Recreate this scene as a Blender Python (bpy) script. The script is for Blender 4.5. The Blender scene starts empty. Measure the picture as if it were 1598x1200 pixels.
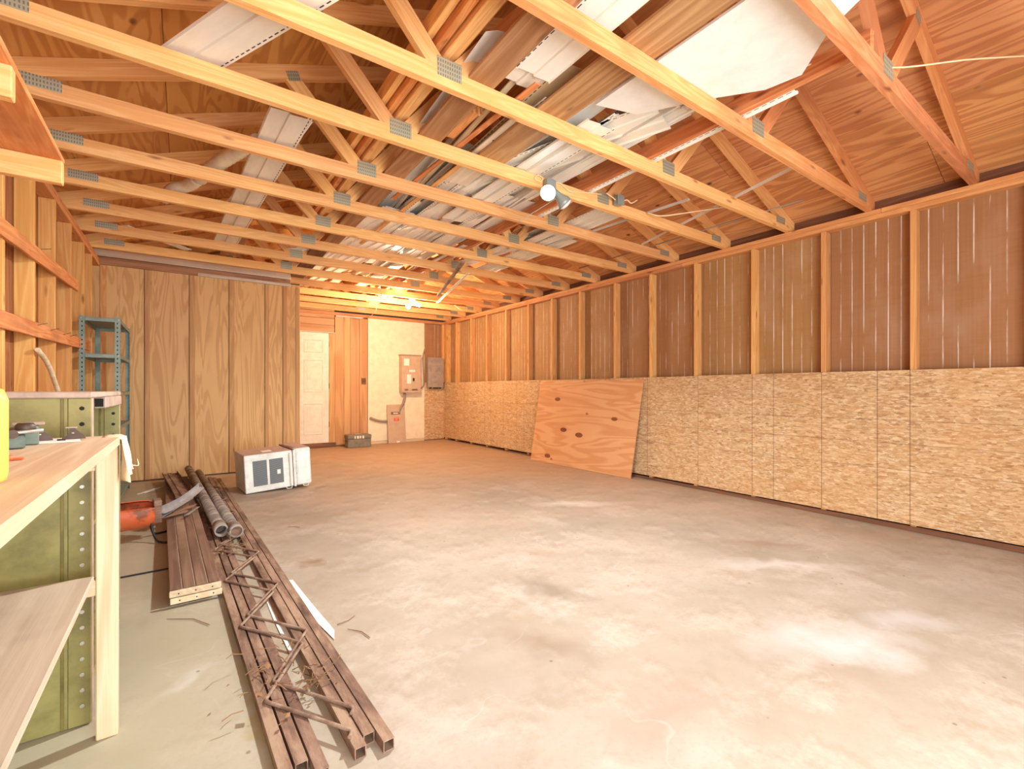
import bpy, math, random
from mathutils import Vector, Matrix
random.seed(11)
SC = bpy.context.scene
COL = SC.collection

# ------------------------------------------------------------------ camera, world, exposure
CAM_H = 1.08
YAW = math.atan(514 / 723.0)
cam_d = bpy.data.cameras.new('camera')
cam_d.sensor_fit = 'HORIZONTAL'
cam_d.sensor_width = 36.0
cam_d.lens = 36.0 * 723.0 / 1598.0
cam_d.shift_y = 8.0 / 1598.0
cam_d.clip_start = 0.02
cam = bpy.data.objects.new('camera', cam_d)
cam.location = (0, 0, CAM_H)
cam.rotation_euler = (math.radians(90), 0, -YAW)
COL.objects.link(cam)
SC.camera = cam

world = bpy.data.worlds.new('sky')
SC.world = world
world.use_nodes = True
bg = world.node_tree.nodes['Background']
bg.inputs['Color'].default_value = (0.95, 0.98, 1.0, 1)
bg.inputs['Strength'].default_value = 4.6

SC.view_settings.view_transform = 'Standard'
SC.view_settings.look = 'None'
SC.view_settings.gamma = 1.0
SC.view_settings.use_curve_mapping = False
SC.view_settings.exposure = 1.25
SC.cycles.max_bounces = 7
SC.cycles.diffuse_bounces = 5
SC.cycles.adaptive_threshold = 0.02
SC.cycles.sample_clamp_indirect = 6.0

# daylight portal in the open front of the garage (guides sampling of the sky, gives off nothing itself)
pl = bpy.data.lights.new('front_opening_portal', 'AREA')
pl.shape = 'RECTANGLE'; pl.size = 3.5; pl.size_y = 2.25
pl.cycles.is_portal = True
po = bpy.data.objects.new('front_opening_portal', pl)
po.location = (1.05, -1.21, 1.12)
po.rotation_euler = (math.radians(90), 0, 0)
COL.objects.link(po)

# ------------------------------------------------------------------ dimensions (metres)
XL, XR = -0.745, 4.513          # inner faces of the studs
XC = 1.884                      # ridge line
HALF = 2.716                    # ridge to outer wall face
D2 = 0.089                      # 2x4 depth
PLATE = 2.52                    # top of the double top plate
SL = 0.375                      # roof slope
YF = 8.83                       # far wall
YN = -1.2                       # open front
YCL = 6.82                      # closet front
TY = [0.776 + 0.6096 * i for i in range(-1, 14)]
def fz(y): return -0.004 + 0.0042 * y

# ------------------------------------------------------------------ materials
def lin(c):
    out = []
    for v in c:
        v /= 255.0
        out.append(v / 12.92 if v <= 0.04045 else ((v + 0.055) / 1.055) ** 2.4)
    return (*out, 1.0)

class NT:
    def __init__(s, name, rough=0.7, metal=0.0, spec=0.3):
        s.m = bpy.data.materials.new(name); s.m.use_nodes = True
        s.t = s.m.node_tree; s.n = s.t.nodes; s.l = s.t.links
        s.b = s.n['Principled BSDF']
        s.b.inputs['Roughness'].default_value = rough
        s.b.inputs['Metallic'].default_value = metal
        s.b.inputs['Specular IOR Level'].default_value = spec
    def node(s, typ, **kw):
        n = s.n.new(typ)
        for k, v in kw.items():
            if k.startswith('i_'): n.inputs[k[2:].replace('_', ' ')].default_value = v
            else: setattr(n, k, v)
        return n
    def link(s, a, b): s.l.new(a, b)
    def coord(s, scale=(1, 1, 1), rnd=True, rot=(0, 0, 0), kind='Object'):
        tc = s.node('ShaderNodeTexCoord')
        v = tc.outputs[kind]
        if rnd:
            oi = s.node('ShaderNodeObjectInfo')
            mu = s.math('MULTIPLY', oi.outputs['Random'], 37.0)
            va = s.node('ShaderNodeVectorMath', operation='ADD')
            s.link(v, va.inputs[0]); s.link(mu, va.inputs[1]); v = va.outputs[0]
        mp = s.node('ShaderNodeMapping')
        mp.inputs['Scale'].default_value = scale
        mp.inputs['Rotation'].default_value = rot
        s.link(v, mp.inputs['Vector'])
        return mp.outputs[0]
    def noise(s, vec, scale=1.0, detail=3.0, rough=0.55, dist=0.0):
        n = s.node('ShaderNodeTexNoise')
        n.inputs['Scale'].default_value = scale; n.inputs['Detail'].default_value = detail
        n.inputs['Roughness'].default_value = rough; n.inputs['Distortion'].default_value = dist
        if vec is not None: s.link(vec, n.inputs['Vector'])
        return n.outputs['Fac']
    def math(s, op, a, b=0.0, clamp=False):
        n = s.node('ShaderNodeMath', operation=op); n.use_clamp = clamp
        for i, v in enumerate((a, b)):
            if isinstance(v, (int, float)): n.inputs[i].default_value = v
            else: s.link(v, n.inputs[i])
        return n.outputs[0]
    def ramp(s, f, stops, interp='LINEAR'):
        n = s.node('ShaderNodeValToRGB'); n.color_ramp.interpolation = interp
        e = n.color_ramp.elements
        while len(e) < len(stops): e.new(0.5)
        for i, (p, c) in enumerate(stops):
            e[i].position = p
            e[i].color = c if len(c) == 4 else lin(c)
        s.link(f, n.inputs[0])
        return n.outputs[0]
    def mask(s, f, lo, hi):
        n = s.node('ShaderNodeMapRange'); n.clamp = True
        n.inputs[1].default_value = lo; n.inputs[2].default_value = hi
        s.link(f, n.inputs[0])
        return n.outputs[0]
    def mix(s, f, a, b, mode='MIX'):
        n = s.node('ShaderNodeMix', data_type='RGBA', blend_type=mode)
        for sock, v in ((n.inputs[0], f), (n.inputs[6], a), (n.inputs[7], b)):
            if isinstance(v, (int, float)): sock.default_value = v
            elif isinstance(v, tuple): sock.default_value = v if len(v) == 4 else lin(v)
            else: s.link(v, sock)
        return n.outputs[2]
    def color(s, c):
        if isinstance(c, tuple): s.b.inputs['Base Color'].default_value = c if len(c) == 4 else lin(c)
        else: s.link(c, s.b.inputs['Base Color'])
        return s
    def vary(s, c, amt=0.12):
        oi = s.node('ShaderNodeObjectInfo')
        h = s.node('ShaderNodeHueSaturation')
        s.link(s.math('ADD', s.math('MULTIPLY', oi.outputs['Random'], 2 * amt), 1.0 - amt), h.inputs['Value'])
        s.link(s.math('ADD', s.math('MULTIPLY', oi.outputs['Random'], 0.012), 0.494), h.inputs['Hue'])
        s.link(c, h.inputs['Color'])
        return h.outputs[0]
    def bump(s, f, strength=0.2, dist=0.01):
        n = s.node('ShaderNodeBump'); n.inputs['Strength'].default_value = strength
        n.inputs['Distance'].default_value = dist
        s.link(f, n.inputs['Height']); s.link(n.outputs[0], s.b.inputs['Normal'])
    def xyz(s, kind='Object'):
        tc = s.node('ShaderNodeTexCoord'); sp = s.node('ShaderNodeSeparateXYZ')
        s.link(tc.outputs[kind], sp.inputs[0]); return sp.outputs

def plain(name, c, rough=0.6, metal=0.0, spec=0.4, var=0.0, grime=0.0):
    t = NT(name, rough, metal, spec)
    if grime:
        f = t.noise(t.coord((1, 1, 1)), 9.0, 5, 0.65)
        col = t.mix(t.mask(f, 0.42, 0.72), c, tuple(int(v * (1 - grime)) for v in c))
        t.color(t.vary(col, var) if var else col)
    else:
        t.color(c)
    return t.m

def lumber(name, light, mid, dark, knots=True, figure=7.0, var=0.1, rough=0.65, stain=None):
    """sawn boards: grain runs along the local x axis"""
    t = NT(name, rough, 0, 0.25)
    v = t.coord((0.55, 9, 9))
    f = t.noise(v, 1.0, 2.5, 0.5, 0.4)
    ring = t.math('SINE', t.math('MULTIPLY', f, figure * 6.28))
    ring = t.mask(ring, -1, 1)
    fine = t.noise(t.coord((2.5, 120, 120)), 1.0, 3, 0.6)
    g = t.math('ADD', t.math('MULTIPLY', ring, 0.6), t.math('MULTIPLY', fine, 0.4))
    col = t.ramp(g, [(0.18, mid), (0.55, light), (0.9, mid)])
    blot = t.noise(t.coord((0.9, 3, 3)), 1.0, 3, 0.6)
    col = t.mix(t.mask(blot, 0.5, 0.78), col, mid)
    if knots:
        vo = t.node('ShaderNodeTexVoronoi'); vo.inputs['Scale'].default_value = 1.0
        t.link(t.coord((3.4, 13, 13)), vo.inputs['Vector'])
        k = t.math('SUBTRACT', 1.0, t.mask(vo.outputs['Distance'], 0.06, 0.20))
        pick = t.mask(t.noise(t.coord((1.3, 4, 4)), 2.1, 1, 0.5), 0.50, 0.56)
        col = t.mix(t.math('MULTIPLY', t.math('MULTIPLY', k, pick), 0.8), col, dark)
    if stain:
        st = t.noise(t.coord((1.6, 2.2, 2.2)), 1.0, 4, 0.6)
        col = t.mix(t.math('MULTIPLY', t.mask(st, 0.5, 0.75), 0.7), col, stain)
    t.color(t.vary(col, var))
    t.bump(fine, 0.12, 0.004)
    return t.m

def plyface(name, light, mid, dark, figure=9.0, scale=(0.8, 4.5, 1), knots=0.5, var=0.06, stain=None, contrast=0.8):
    """rotary-cut plywood face: cathedral figure, grain along local x"""
    t = NT(name, 0.62, 0, 0.3)
    f = t.noise(t.coord(scale), 1.0, 2.2, 0.5, 0.9)
    ring = t.mask(t.math('SINE', t.math('MULTIPLY', f, figure * 6.28)), -0.7, 1)
    fine = t.noise(t.coord((3, 80, 1)), 1.0, 3, 0.6)
    g = t.math('ADD', t.math('MULTIPLY', ring, contrast), t.math('MULTIPLY', fine, 1 - contrast))
    col = t.ramp(g, [(0.1, mid), (0.6, light), (1.0, light)])
    blot = t.noise(t.coord((0.9, 1.3, 1)), 1.0, 3, 0.6)
    col = t.mix(t.math('MULTIPLY', t.mask(blot, 0.45, 0.75), 0.55), col, mid)
    if knots:
        vo = t.node('ShaderNodeTexVoronoi'); vo.inputs['Scale'].default_value = 1.0
        t.link(t.coord((3.2, 5.2, 1)), vo.inputs['Vector'])
        k = t.math('SUBTRACT', 1.0, t.mask(vo.outputs['Distance'], 0.045, 0.11))
        pick = t.mask(t.noise(t.coord((1.1, 1.1, 1)), 1.7, 1, 0.5), 0.40, 0.5)
        col = t.mix(t.math('MULTIPLY', t.math('MULTIPLY', k, pick), knots), col, dark)
    if stain:
        st = t.noise(t.coord((0.5, 7, 1)), 1.0, 4, 0.65)
        col = t.mix(t.math('MULTIPLY', t.mask(st, 0.52, 0.72), 0.6), col, stain)
    t.color(t.vary(col, var))
    t.bump(fine, 0.08, 0.003)
    return t.m

def osb(name, vlines=(), hlines=()):
    t = NT(name, 0.75, 0, 0.2)
    def flakes(rot, sx, sy):
        vo = t.node('ShaderNodeTexVoronoi'); vo.inputs['Scale'].default_value = 1.0
        vo.inputs['Randomness'].default_value = 1.0
        cv = t.coord((sx, sy, 1), True, (0, 0, rot))
        d = t.node('ShaderNodeVectorMath', operation='ADD')
        nz = t.node('ShaderNodeTexNoise'); nz.inputs['Scale'].default_value = 1.2
        t.link(cv, nz.inputs['Vector']); sc = t.node('ShaderNodeVectorMath', operation='SCALE'); sc.inputs['Scale'].default_value = 0.9
        t.link(nz.outputs['Color'], sc.inputs[0]); t.link(cv, d.inputs[0]); t.link(sc.outputs[0], d.inputs[1])
        t.link(d.outputs[0], vo.inputs['Vector'])
        sp = t.node('ShaderNodeSeparateColor'); t.link(vo.outputs['Color'], sp.inputs[0])
        return sp.outputs[0], sp.outputs[1]
    a, am = flakes(0.3, 30, 100)
    b, bm = flakes(-0.75, 26, 92)
    c, cm = flakes(1.2, 34, 110)
    v = t.mix(t.mask(am, 0.52, 0.56), a, b); v = t.mix(t.mask(cm, 0.70, 0.73), v, c)
    col = t.ramp(v, [(0.0, (158, 122, 84)), (0.1, (182, 144, 102)), (0.45, (196, 162, 120)), (0.8, (208, 178, 138)), (1.0, (220, 196, 160))])
    e, em = flakes(0.05, 9, 44)
    col = t.mix(t.math('MULTIPLY', t.mask(em, 0.86, 0.88), 0.55), col, t.ramp(e, [(0.0, (150, 104, 62)), (0.5, (196, 150, 98)), (1.0, (232, 204, 162))]))
    dk = t.noise(t.coord((40, 110, 1)), 1.0, 4, 0.75)
    col = t.mix(t.math('MULTIPLY', t.mask(dk, 0.60, 0.70), 0.75), col, (112, 78, 50))
    big = t.noise(t.coord((1.2, 1.2, 1)), 1.0, 3, 0.6)
    col = t.mix(t.math('MULTIPLY', t.mask(big, 0.45, 0.75), 0.35), col, (206, 150, 86))
    X = t.xyz()
    for (ax, vals, w) in ((0, vlines, 0.003), (1, hlines, 0.002)):
        for q in vals:
            m = t.math('COMPARE', X[ax], q); m.node.inputs[2].default_value = w
            col = t.mix(t.math('MULTIPLY', m, 0.6), col, (98, 72, 48))
    t.color(col)
    t.bump(v, 0.12, 0.003)
    return t.m

def sheathing(name, base, dark):
    """brown hardboard sheathing with white vertical streaks (local x across, local y up)"""
    t = NT(name, 0.6, 0, 0.3)
    f = t.noise(t.coord((60, 1.2, 1)), 1.0, 3, 0.6)
    cross = t.noise(t.coord((2.0, 90, 1)), 1.0, 2, 0.5)
    col = t.mix(f, base, dark)
    col = t.mix(t.math('MULTIPLY', t.mask(cross, 0.4, 0.8), 0.35), col, dark)
    X = t.xyz()
    oi = t.node('ShaderNodeObjectInfo')
    xx = t.math('ADD', X[0], t.math('MULTIPLY', t.noise(t.coord((0.3, 2.5, 1)), 1.0, 2, 0.5), 0.004))
    cell = t.math('ABSOLUTE', t.math('SUBTRACT', t.math('FRACT', t.math('DIVIDE', t.math('ADD', xx, 10.0), 0.082)), 0.5))
    line = t.math('SUBTRACT', 1.0, t.mask(cell, 0.022, 0.06))
    br = t.mask(t.noise(t.coord((12.2, 1.6, 1)), 1.0, 4, 0.7), 0.44, 0.6)
    col = t.mix(t.math('MULTIPLY', t.math('MULTIPLY', line, br), 0.9), col, (232, 222, 210))
    gr = t.math('SUBTRACT', 1.0, t.mask(cell, 0.05, 0.09))
    haze = t.mask(t.noise(t.coord((2.4, 2.0, 1)), 1.0, 4, 0.65), 0.52, 0.8)
    col = t.mix(t.math('MULTIPLY', haze, 0.35), col, (190, 165, 140))
    t.color(t.vary(col, 0.07))
    return t.m

def vinyl(name, c, slots=True, grooves=0.0, dirt=0.2):
    t = NT(name, 0.42, 0, 0.4)
    f = t.noise(t.coord((1.0, 4, 1)), 2.0, 4, 0.65)
    col = t.mix(t.math('MULTIPLY', t.mask(f, 0.45, 0.8), dirt * 2), c, tuple(int(v * 0.72) for v in c[:2]) + (int(c[2] * 0.62),))
    if slots:
        X = t.xyz()
        dash = t.math('LESS_THAN', t.math('FRACT', t.math('DIVIDE', t.math('ADD', X[0], 20.0), 0.042)), 0.62)
        hem = t.math('COMPARE', X[1], 0.0); hem.node.inputs[2].default_value = 0.0028
        col = t.mix(t.math('MULTIPLY', dash, hem), col, (52, 44, 38))
    t.color(t.vary(col, 0.06))
    return t.m

def rusty(name, base, rust, dark, rough=0.85):
    t = NT(name, rough, 0.15, 0.2)
    f = t.noise(t.coord((2, 9, 9)), 1.6, 6, 0.7)
    col = t.ramp(f, [(0.30, dark), (0.48, rust), (0.62, base), (0.8, rust)])
    t.color(t.vary(col, 0.1)); t.bump(f, 0.3, 0.006)
    return t.m

def concrete(name):
    t = NT(name, 0.75, 0, 0.25)
    P = t.xyz('Object')
    obj = t.node('ShaderNodeTexCoord').outputs['Object']
    n1 = t.noise(obj, 0.9, 6, 0.62); n2 = t.noise(obj, 4.5, 6, 0.7); n3 = t.noise(obj, 45, 4, 0.6)
    col = t.ramp(n1, [(0.32, (152, 139, 120)), (0.5, (166, 154, 137)), (0.68, (178, 170, 156))])
    col = t.mix(t.math('MULTIPLY', t.mask(n2, 0.5, 0.75), 0.7), col, (148, 130, 106))
    n4 = t.noise(obj, 2.3, 9, 0.72)
    col = t.mix(t.math('MULTIPLY', t.mask(n4, 0.50, 0.62), 0.5), col, (190, 180, 166))
    n5 = t.noise(t.coord((1, 1, 1), False, (0, 0, 1.1)), 1.3, 8, 0.7)
    col = t.mix(t.math('MULTIPLY', t.mask(n5, 0.54, 0.66), 0.45), col, (160, 136, 110))
    col = t.mix(t.math('MULTIPLY', t.mask(n3, 0.52, 0.72), 0.4), col, (160, 142, 124))
    # greenish grey film beside the shelves
    gl = t.mask(t.math('ADD', P[0], t.math('MULTIPLY', n1, 0.8)), 0.95, 0.35)
    col = t.mix(t.math('MULTIPLY', gl, 0.55), col, (176, 172, 140))
    # red clay dust plus painted-in warm light, towards the back and far side
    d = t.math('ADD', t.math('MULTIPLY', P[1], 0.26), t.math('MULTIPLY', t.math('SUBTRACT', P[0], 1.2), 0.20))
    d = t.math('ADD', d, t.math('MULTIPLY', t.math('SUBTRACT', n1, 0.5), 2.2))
    clay_and_light = t.mask(d, 0.75, 2.1)
    col = t.mix(t.math('MULTIPLY', clay_and_light, 0.72), col, (178, 138, 100))
    def spot(x, y, rx, ry, rot, soft=0.85):
        mp = t.node('ShaderNodeMapping'); mp.vector_type = 'TEXTURE'
        mp.inputs['Location'].default_value = (x, y, 0); mp.inputs['Rotation'].default_value = (0, 0, rot)
        mp.inputs['Scale'].default_value = (rx, ry, 1)
        va = t.node('ShaderNodeVectorMath', operation='ADD'); sc = t.node('ShaderNodeVectorMath', operation='SCALE')
        nz = t.node('ShaderNodeTexNoise'); nz.inputs['Scale'].default_value = 5.0; nz.inputs['Detail'].default_value = 4
        t.link(obj, nz.inputs['Vector'])
        sb = t.node('ShaderNodeVectorMath', operation='SUBTRACT'); sb.inputs[1].default_value = (0.5, 0.5, 0.5)
        t.link(nz.outputs['Color'], sb.inputs[0]); sc.inputs['Scale'].default_value = 0.35
        t.link(sb.outputs[0], sc.inputs[0]); t.link(obj, va.inputs[0]); t.link(sc.outputs[0], va.inputs[1])
        fl = t.node('ShaderNodeVectorMath', operation='MULTIPLY'); fl.inputs[1].default_value = (1, 1, 0)
        t.link(va.outputs[0], fl.inputs[0]); t.link(fl.outputs[0], mp.inputs['Vector'])
        ln = t.node('ShaderNodeVectorMath', operation='LENGTH'); t.link(mp.outputs[0], ln.inputs[0])
        return t.math('SUBTRACT', 1.0, t.mask(ln.outputs['Value'], 1.0 - soft, 1.0))
    for (x, y, rx, ry, r, c, a) in [
            (2.28, 0.80, 0.46, 0.20, -0.5, (204, 200, 198), 0.6), (2.75, 0.70, 0.30, 0.12, -0.7, (200, 196, 196), 0.45),
            (1.62, 1.92, 0.11, 0.30, 0.25, (132, 118, 100), 0.75), (1.25, 1.50, 0.13, 0.26, 0.5, (142, 122, 102), 0.75),
            (0.63, 3.07, 0.07, 0.10, 0.4, (138, 112, 82), 0.8), (3.30, 1.62, 0.45, 0.10, -0.9, (150, 126, 108), 0.7),
            (1.30, 0.98, 0.35, 0.18, 0.3, (164, 138, 120), 0.7), (3.0, 3.2, 0.5, 0.14, -0.6, (216, 206, 192), 0.5),
            (3.0, 1.35, 0.55, 0.12, -0.75, (214, 206, 198), 0.5), (1.2, 5.3, 0.16, 0.06, 0.2, (130, 105, 86), 0.6),
            (2.2, 4.6, 0.3, 0.07, -0.3, (150, 118, 94), 0.6), (0.02, 2.1, 0.12, 0.06, 0.4, (200, 198, 186), 0.5),
            (0.22, 1.55, 0.05, 0.9, 0.03, (160, 142, 84), 0.55), (-0.1, 4.9, 0.5, 0.6, 0.1, (176, 140, 118), 0.6)]:
        col = t.mix(t.math('MULTIPLY', spot(x, y, rx, ry, r), a), col, c)
    # pale scratches
    w = t.noise(t.coord((0.7, 1.0, 1), False, (0, 0, 0.6)), 1.4, 3, 0.6)
    sc = t.math('ABSOLUTE', t.math('SUBTRACT', w, 0.5))
    ln = t.math('SUBTRACT', 1.0, t.mask(sc, 0.0015, 0.005))
    pk = t.mask(t.noise(obj, 1.7, 3, 0.6), 0.5, 0.62)
    col = t.mix(t.math('MULTIPLY', t.math('MULTIPLY', ln, pk), 0.10), col, (236, 232, 226))
    # grit
    vo = t.node('ShaderNodeTexVoronoi'); vo.inputs['Scale'].default_value = 7.0
    t.link(obj, vo.inputs['Vector'])
    g = t.math('SUBTRACT', 1.0, t.mask(vo.outputs['Distance'], 0.03, 0.06))
    col = t.mix(t.math('MULTIPLY', g, 0.6), col, (96, 78, 62))
    t.color(col)
    t.bump(n3, 0.08, 0.003)
    rg = t.mask(n2, 0.2, 0.9); mr = t.node('ShaderNodeMapRange'); mr.inputs[3].default_value = 0.5; mr.inputs[4].default_value = 0.8
    t.link(rg, mr.inputs[0]); t.link(mr.outputs[0], t.b.inputs['Roughness'])
    return t.m

def emit(name, c, strength):
    t = NT(name); t.color(c)
    t.b.inputs['Emission Color'].default_value = lin(c); t.b.inputs['Emission Strength'].default_value = strength
    return t.m

def gusset(name):
    t = NT(name, 0.5, 0.5, 0.5)
    X = t.xyz()
    a = t.math('FRACT', t.math('DIVIDE', t.math('ADD', X[0], 9.0), 0.0125)); b = t.math('FRACT', t.math('DIVIDE', t.math('ADD', X[1], 9.0), 0.022))
    m = t.math('MULTIPLY', t.math('LESS_THAN', a, 0.45), t.math('LESS_THAN', b, 0.6))
    t.color(t.mix(m, (186, 184, 160), (132, 134, 116)))
    return t.m

M = {}
M['pine'] = lumber('pine_truss_wood', (240, 190, 128), (226, 166, 100), (156, 94, 54))
M['pine_orange'] = lumber('orange_pine_wood', (226, 160, 108), (208, 134, 82), (130, 72, 44), stain=(170, 108, 74))
M['pine_red'] = lumber('reddish_pine', (232, 164, 106), (206, 126, 72), (120, 64, 40), stain=(150, 92, 66))
M['stud'] = lumber('stud_pine', (224, 174, 112), (208, 148, 88), (140, 84, 40))
M['plate'] = lumber('plate_pine', (216, 158, 104), (198, 132, 82), (130, 74, 40))
M['left_stud'] = lumber('yellow_pine_stud', (228, 178, 108), (212, 152, 82), (140, 88, 44), figure=5)
M['barnwood'] = lumber('brown_wall_board', (176, 120, 74), (146, 92, 54), (96, 56, 34), figure=4)
M['bench'] = lumber('pale_bench_wood', (222, 202, 168), (202, 176, 140), (176, 130, 90), knots=False, figure=3)
M['old_ply'] = lumber('dusty_shelf_board', (200, 184, 160), (182, 164, 140), (130, 96, 76), knots=False, figure=2, stain=(136, 106, 88))
M['whitewood'] = lumber('flaking_white_board', (226, 214, 196), (206, 184, 158), (140, 100, 70), knots=False, figure=2, stain=(240, 236, 226))
M['batten'] = lumber('batten_wood', (208, 166, 114), (188, 142, 92), (120, 80, 50), figure=4)
M['brown_plank'] = lumber('brown_plank_wood', (186, 142, 102), (158, 112, 74), (110, 74, 48), figure=3)
M['darkwood'] = lumber('dark_old_wood', (132, 92, 66), (104, 70, 50), (70, 46, 34), figure=3)
M['slat'] = lumber('dirty_brown_slat', (140, 112, 92), (112, 86, 70), (80, 58, 48), knots=False, figure=3, stain=(172, 146, 122))
M['roof'] = plyface('roof_plywood', (212, 154, 86), (190, 128, 66), (96, 56, 32), figure=8, knots=0.9)
M['roof_red'] = plyface('red_roof_plywood', (216, 156, 102), (192, 128, 80), (84, 50, 36), figure=8, knots=0.95, scale=(0.5, 5.5, 1), stain=(156, 96, 62))
M['closet'] = plyface('closet_plywood', (220, 178, 122), (202, 156, 102), (120, 80, 46), figure=9, scale=(0.62, 5.5, 1), knots=0.35, contrast=0.72)
M['lean'] = plyface('leaning_plywood', (222, 172, 120), (208, 148, 94), (120, 70, 42), figure=8, scale=(0.55, 3.6, 1), knots=0.9, contrast=0.6)
M['far_ply'] = plyface('far_wall_panelling', (204, 158, 110), (188, 138, 90), (140, 84, 46), figure=4, scale=(0.4, 5, 1), knots=0.2)
M['sheath'] = sheathing('brown_sheathing', (176, 132, 88), (152, 108, 66))
M['osb'] = osb('strand_board', (-0.64, -0.44, -0.04, 0.354, 0.557), (-0.18, 0.02, 0.20))
M['osb_far'] = osb('strand_board_far', (-0.8, -0.2, 0.2), (-0.2, 0.22))
M['cream'] = plain('cream_board', (242, 224, 192), 0.8, grime=0.06)
M['door'] = plain('white_door_paint', (232, 224, 204), 0.5, grime=0.08)
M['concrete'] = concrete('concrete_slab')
M['felt'] = plain('roofing_felt', (60, 50, 44), 0.9)
M['gusset'] = gusset('galvanised_plate')
M['vinyl'] = vinyl('white_vinyl', (244, 241, 232), dirt=0.12)
M['vinyl_grey'] = vinyl('grey_white_vinyl', (232, 227, 214), dirt=0.2)
M['vinyl_plain'] = vinyl('plain_white_vinyl', (246, 243, 236), slots=False, dirt=0.1)
M['vinyl_tan'] = vinyl('tan_vinyl', (216, 190, 150))
M['white_board'] = plain('white_board', (240, 236, 228), 0.7, grime=0.05)
M['cream_pipe'] = plain('cream_pipe', (232, 220, 192), 0.45, grime=0.1)
M['teal'] = plain('teal_enamel', (134, 150, 138), 0.45, 0.2, grime=0.2)
M['hole'] = plain('hole_dark', (38, 34, 28), 0.9)
M['olive'] = plain('olive_enamel', (146, 138, 82), 0.4, 0.0, grime=0.22)
M['olive_dark'] = plain('dark_olive_enamel', (120, 108, 52), 0.4, grime=0.3)
M['dust_metal'] = plain('dusty_metal', (190, 168, 150), 0.7, 0.2, grime=0.2)
M['steel'] = plain('bolt_steel', (190, 186, 174), 0.4, 0.7)
M['yellow'] = plain('yellow_plastic', (232, 206, 92), 0.35)
M['black'] = plain('black_plastic', (34, 34, 34), 0.5)
M['darkmetal'] = plain('dark_bracket', (92, 76, 66), 0.5, 0.4, grime=0.3)
M['tealtool'] = plain('greyed_teal_tool', (120, 134, 122), 0.5, 0.3, grime=0.3)
t = NT('orange_paint', 0.5, 0, 0.4)
f = t.noise(t.coord((1, 1, 1), True), 7.0, 5, 0.65)
t.color(t.ramp(f, [(0.36, (128, 74, 50)), (0.46, (206, 96, 52)), (0.58, (200, 104, 62)), (0.70, (160, 148, 112))]))
M['orange'] = t.m
M['orange_bright'] = plain('bright_orange', (240, 110, 60), 0.5)
M['cloth'] = plain('peach_rag', (240, 214, 176), 0.9, grime=0.06)
M['rust'] = rusty('rusty_steel', (168, 142, 118), (134, 106, 88), (86, 68, 58))
M['rust_rod'] = rusty('rusty_rod', (176, 154, 130), (148, 122, 102), (108, 86, 72))
M['galv'] = rusty('weathered_pipe', (170, 160, 146), (136, 124, 112), (112, 86, 70))
M['flash'] = plain('grey_flashing', (186, 188, 190), 0.4, 0.4, grime=0.2)
M['flash_tan'] = plain('tan_flashing', (170, 134, 108), 0.6, 0.1, grime=0.25)
M['acwhite'] = plain('ac_white_enamel', (228, 230, 220), 0.45, grime=0.14)
M['actop'] = plain('ac_dusty_top', (190, 158, 140), 0.8, grime=0.1)
M['fin'] = plain('ac_grille_fins', (142, 148, 148), 0.6, 0.0)
M['finback'] = plain('ac_grille_dark', (92, 98, 98), 0.8)
M['greybox'] = plain('grey_box', (130, 122, 104), 0.5, grime=0.2)
M['greybox_dark'] = plain('grey_box_side', (100, 92, 74), 0.5, grime=0.2)
M['panel_tan'] = plain('tan_enclosure', (196, 168, 140), 0.5, grime=0.06)
M['panel_grey'] = plain('grey_breaker', (176, 160, 146), 0.5, 0.2, grime=0.15)
M['paper'] = plain('paper_label', (240, 230, 218), 0.8)
M['redlabel'] = plain('red_label', (226, 92, 74), 0.7)
M['brownlabel'] = plain('brown_label', (110, 80, 70), 0.6)
M['conduit'] = plain('grey_conduit', (150, 134, 112), 0.6)
M['wire'] = plain('cream_wire', (232, 204, 160), 0.6)
M['bulb_cold'] = emit('lit_cold_bulb', (240, 250, 255), 14.0)
M['bulb_warm'] = emit('lit_warm_bulb', (255, 232, 190), 26.0)
M['lamp_grey'] = plain('lamp_grey', (150, 156, 150), 0.45, 0.3)
M['porcelain'] = plain('porcelain', (240, 226, 206), 0.35)
M['glass_bulb'] = plain('unlit_bulb', (236, 236, 230), 0.2)
M['twig'] = plain('dry_twig', (140, 104, 70), 0.9, grime=0.3)
M['leaf'] = plain('dry_leaf', (150, 116, 82), 0.9, grime=0.3)
M['hinge'] = plain('brass_hinge', (120, 92, 60), 0.4, 0.7)

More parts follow.
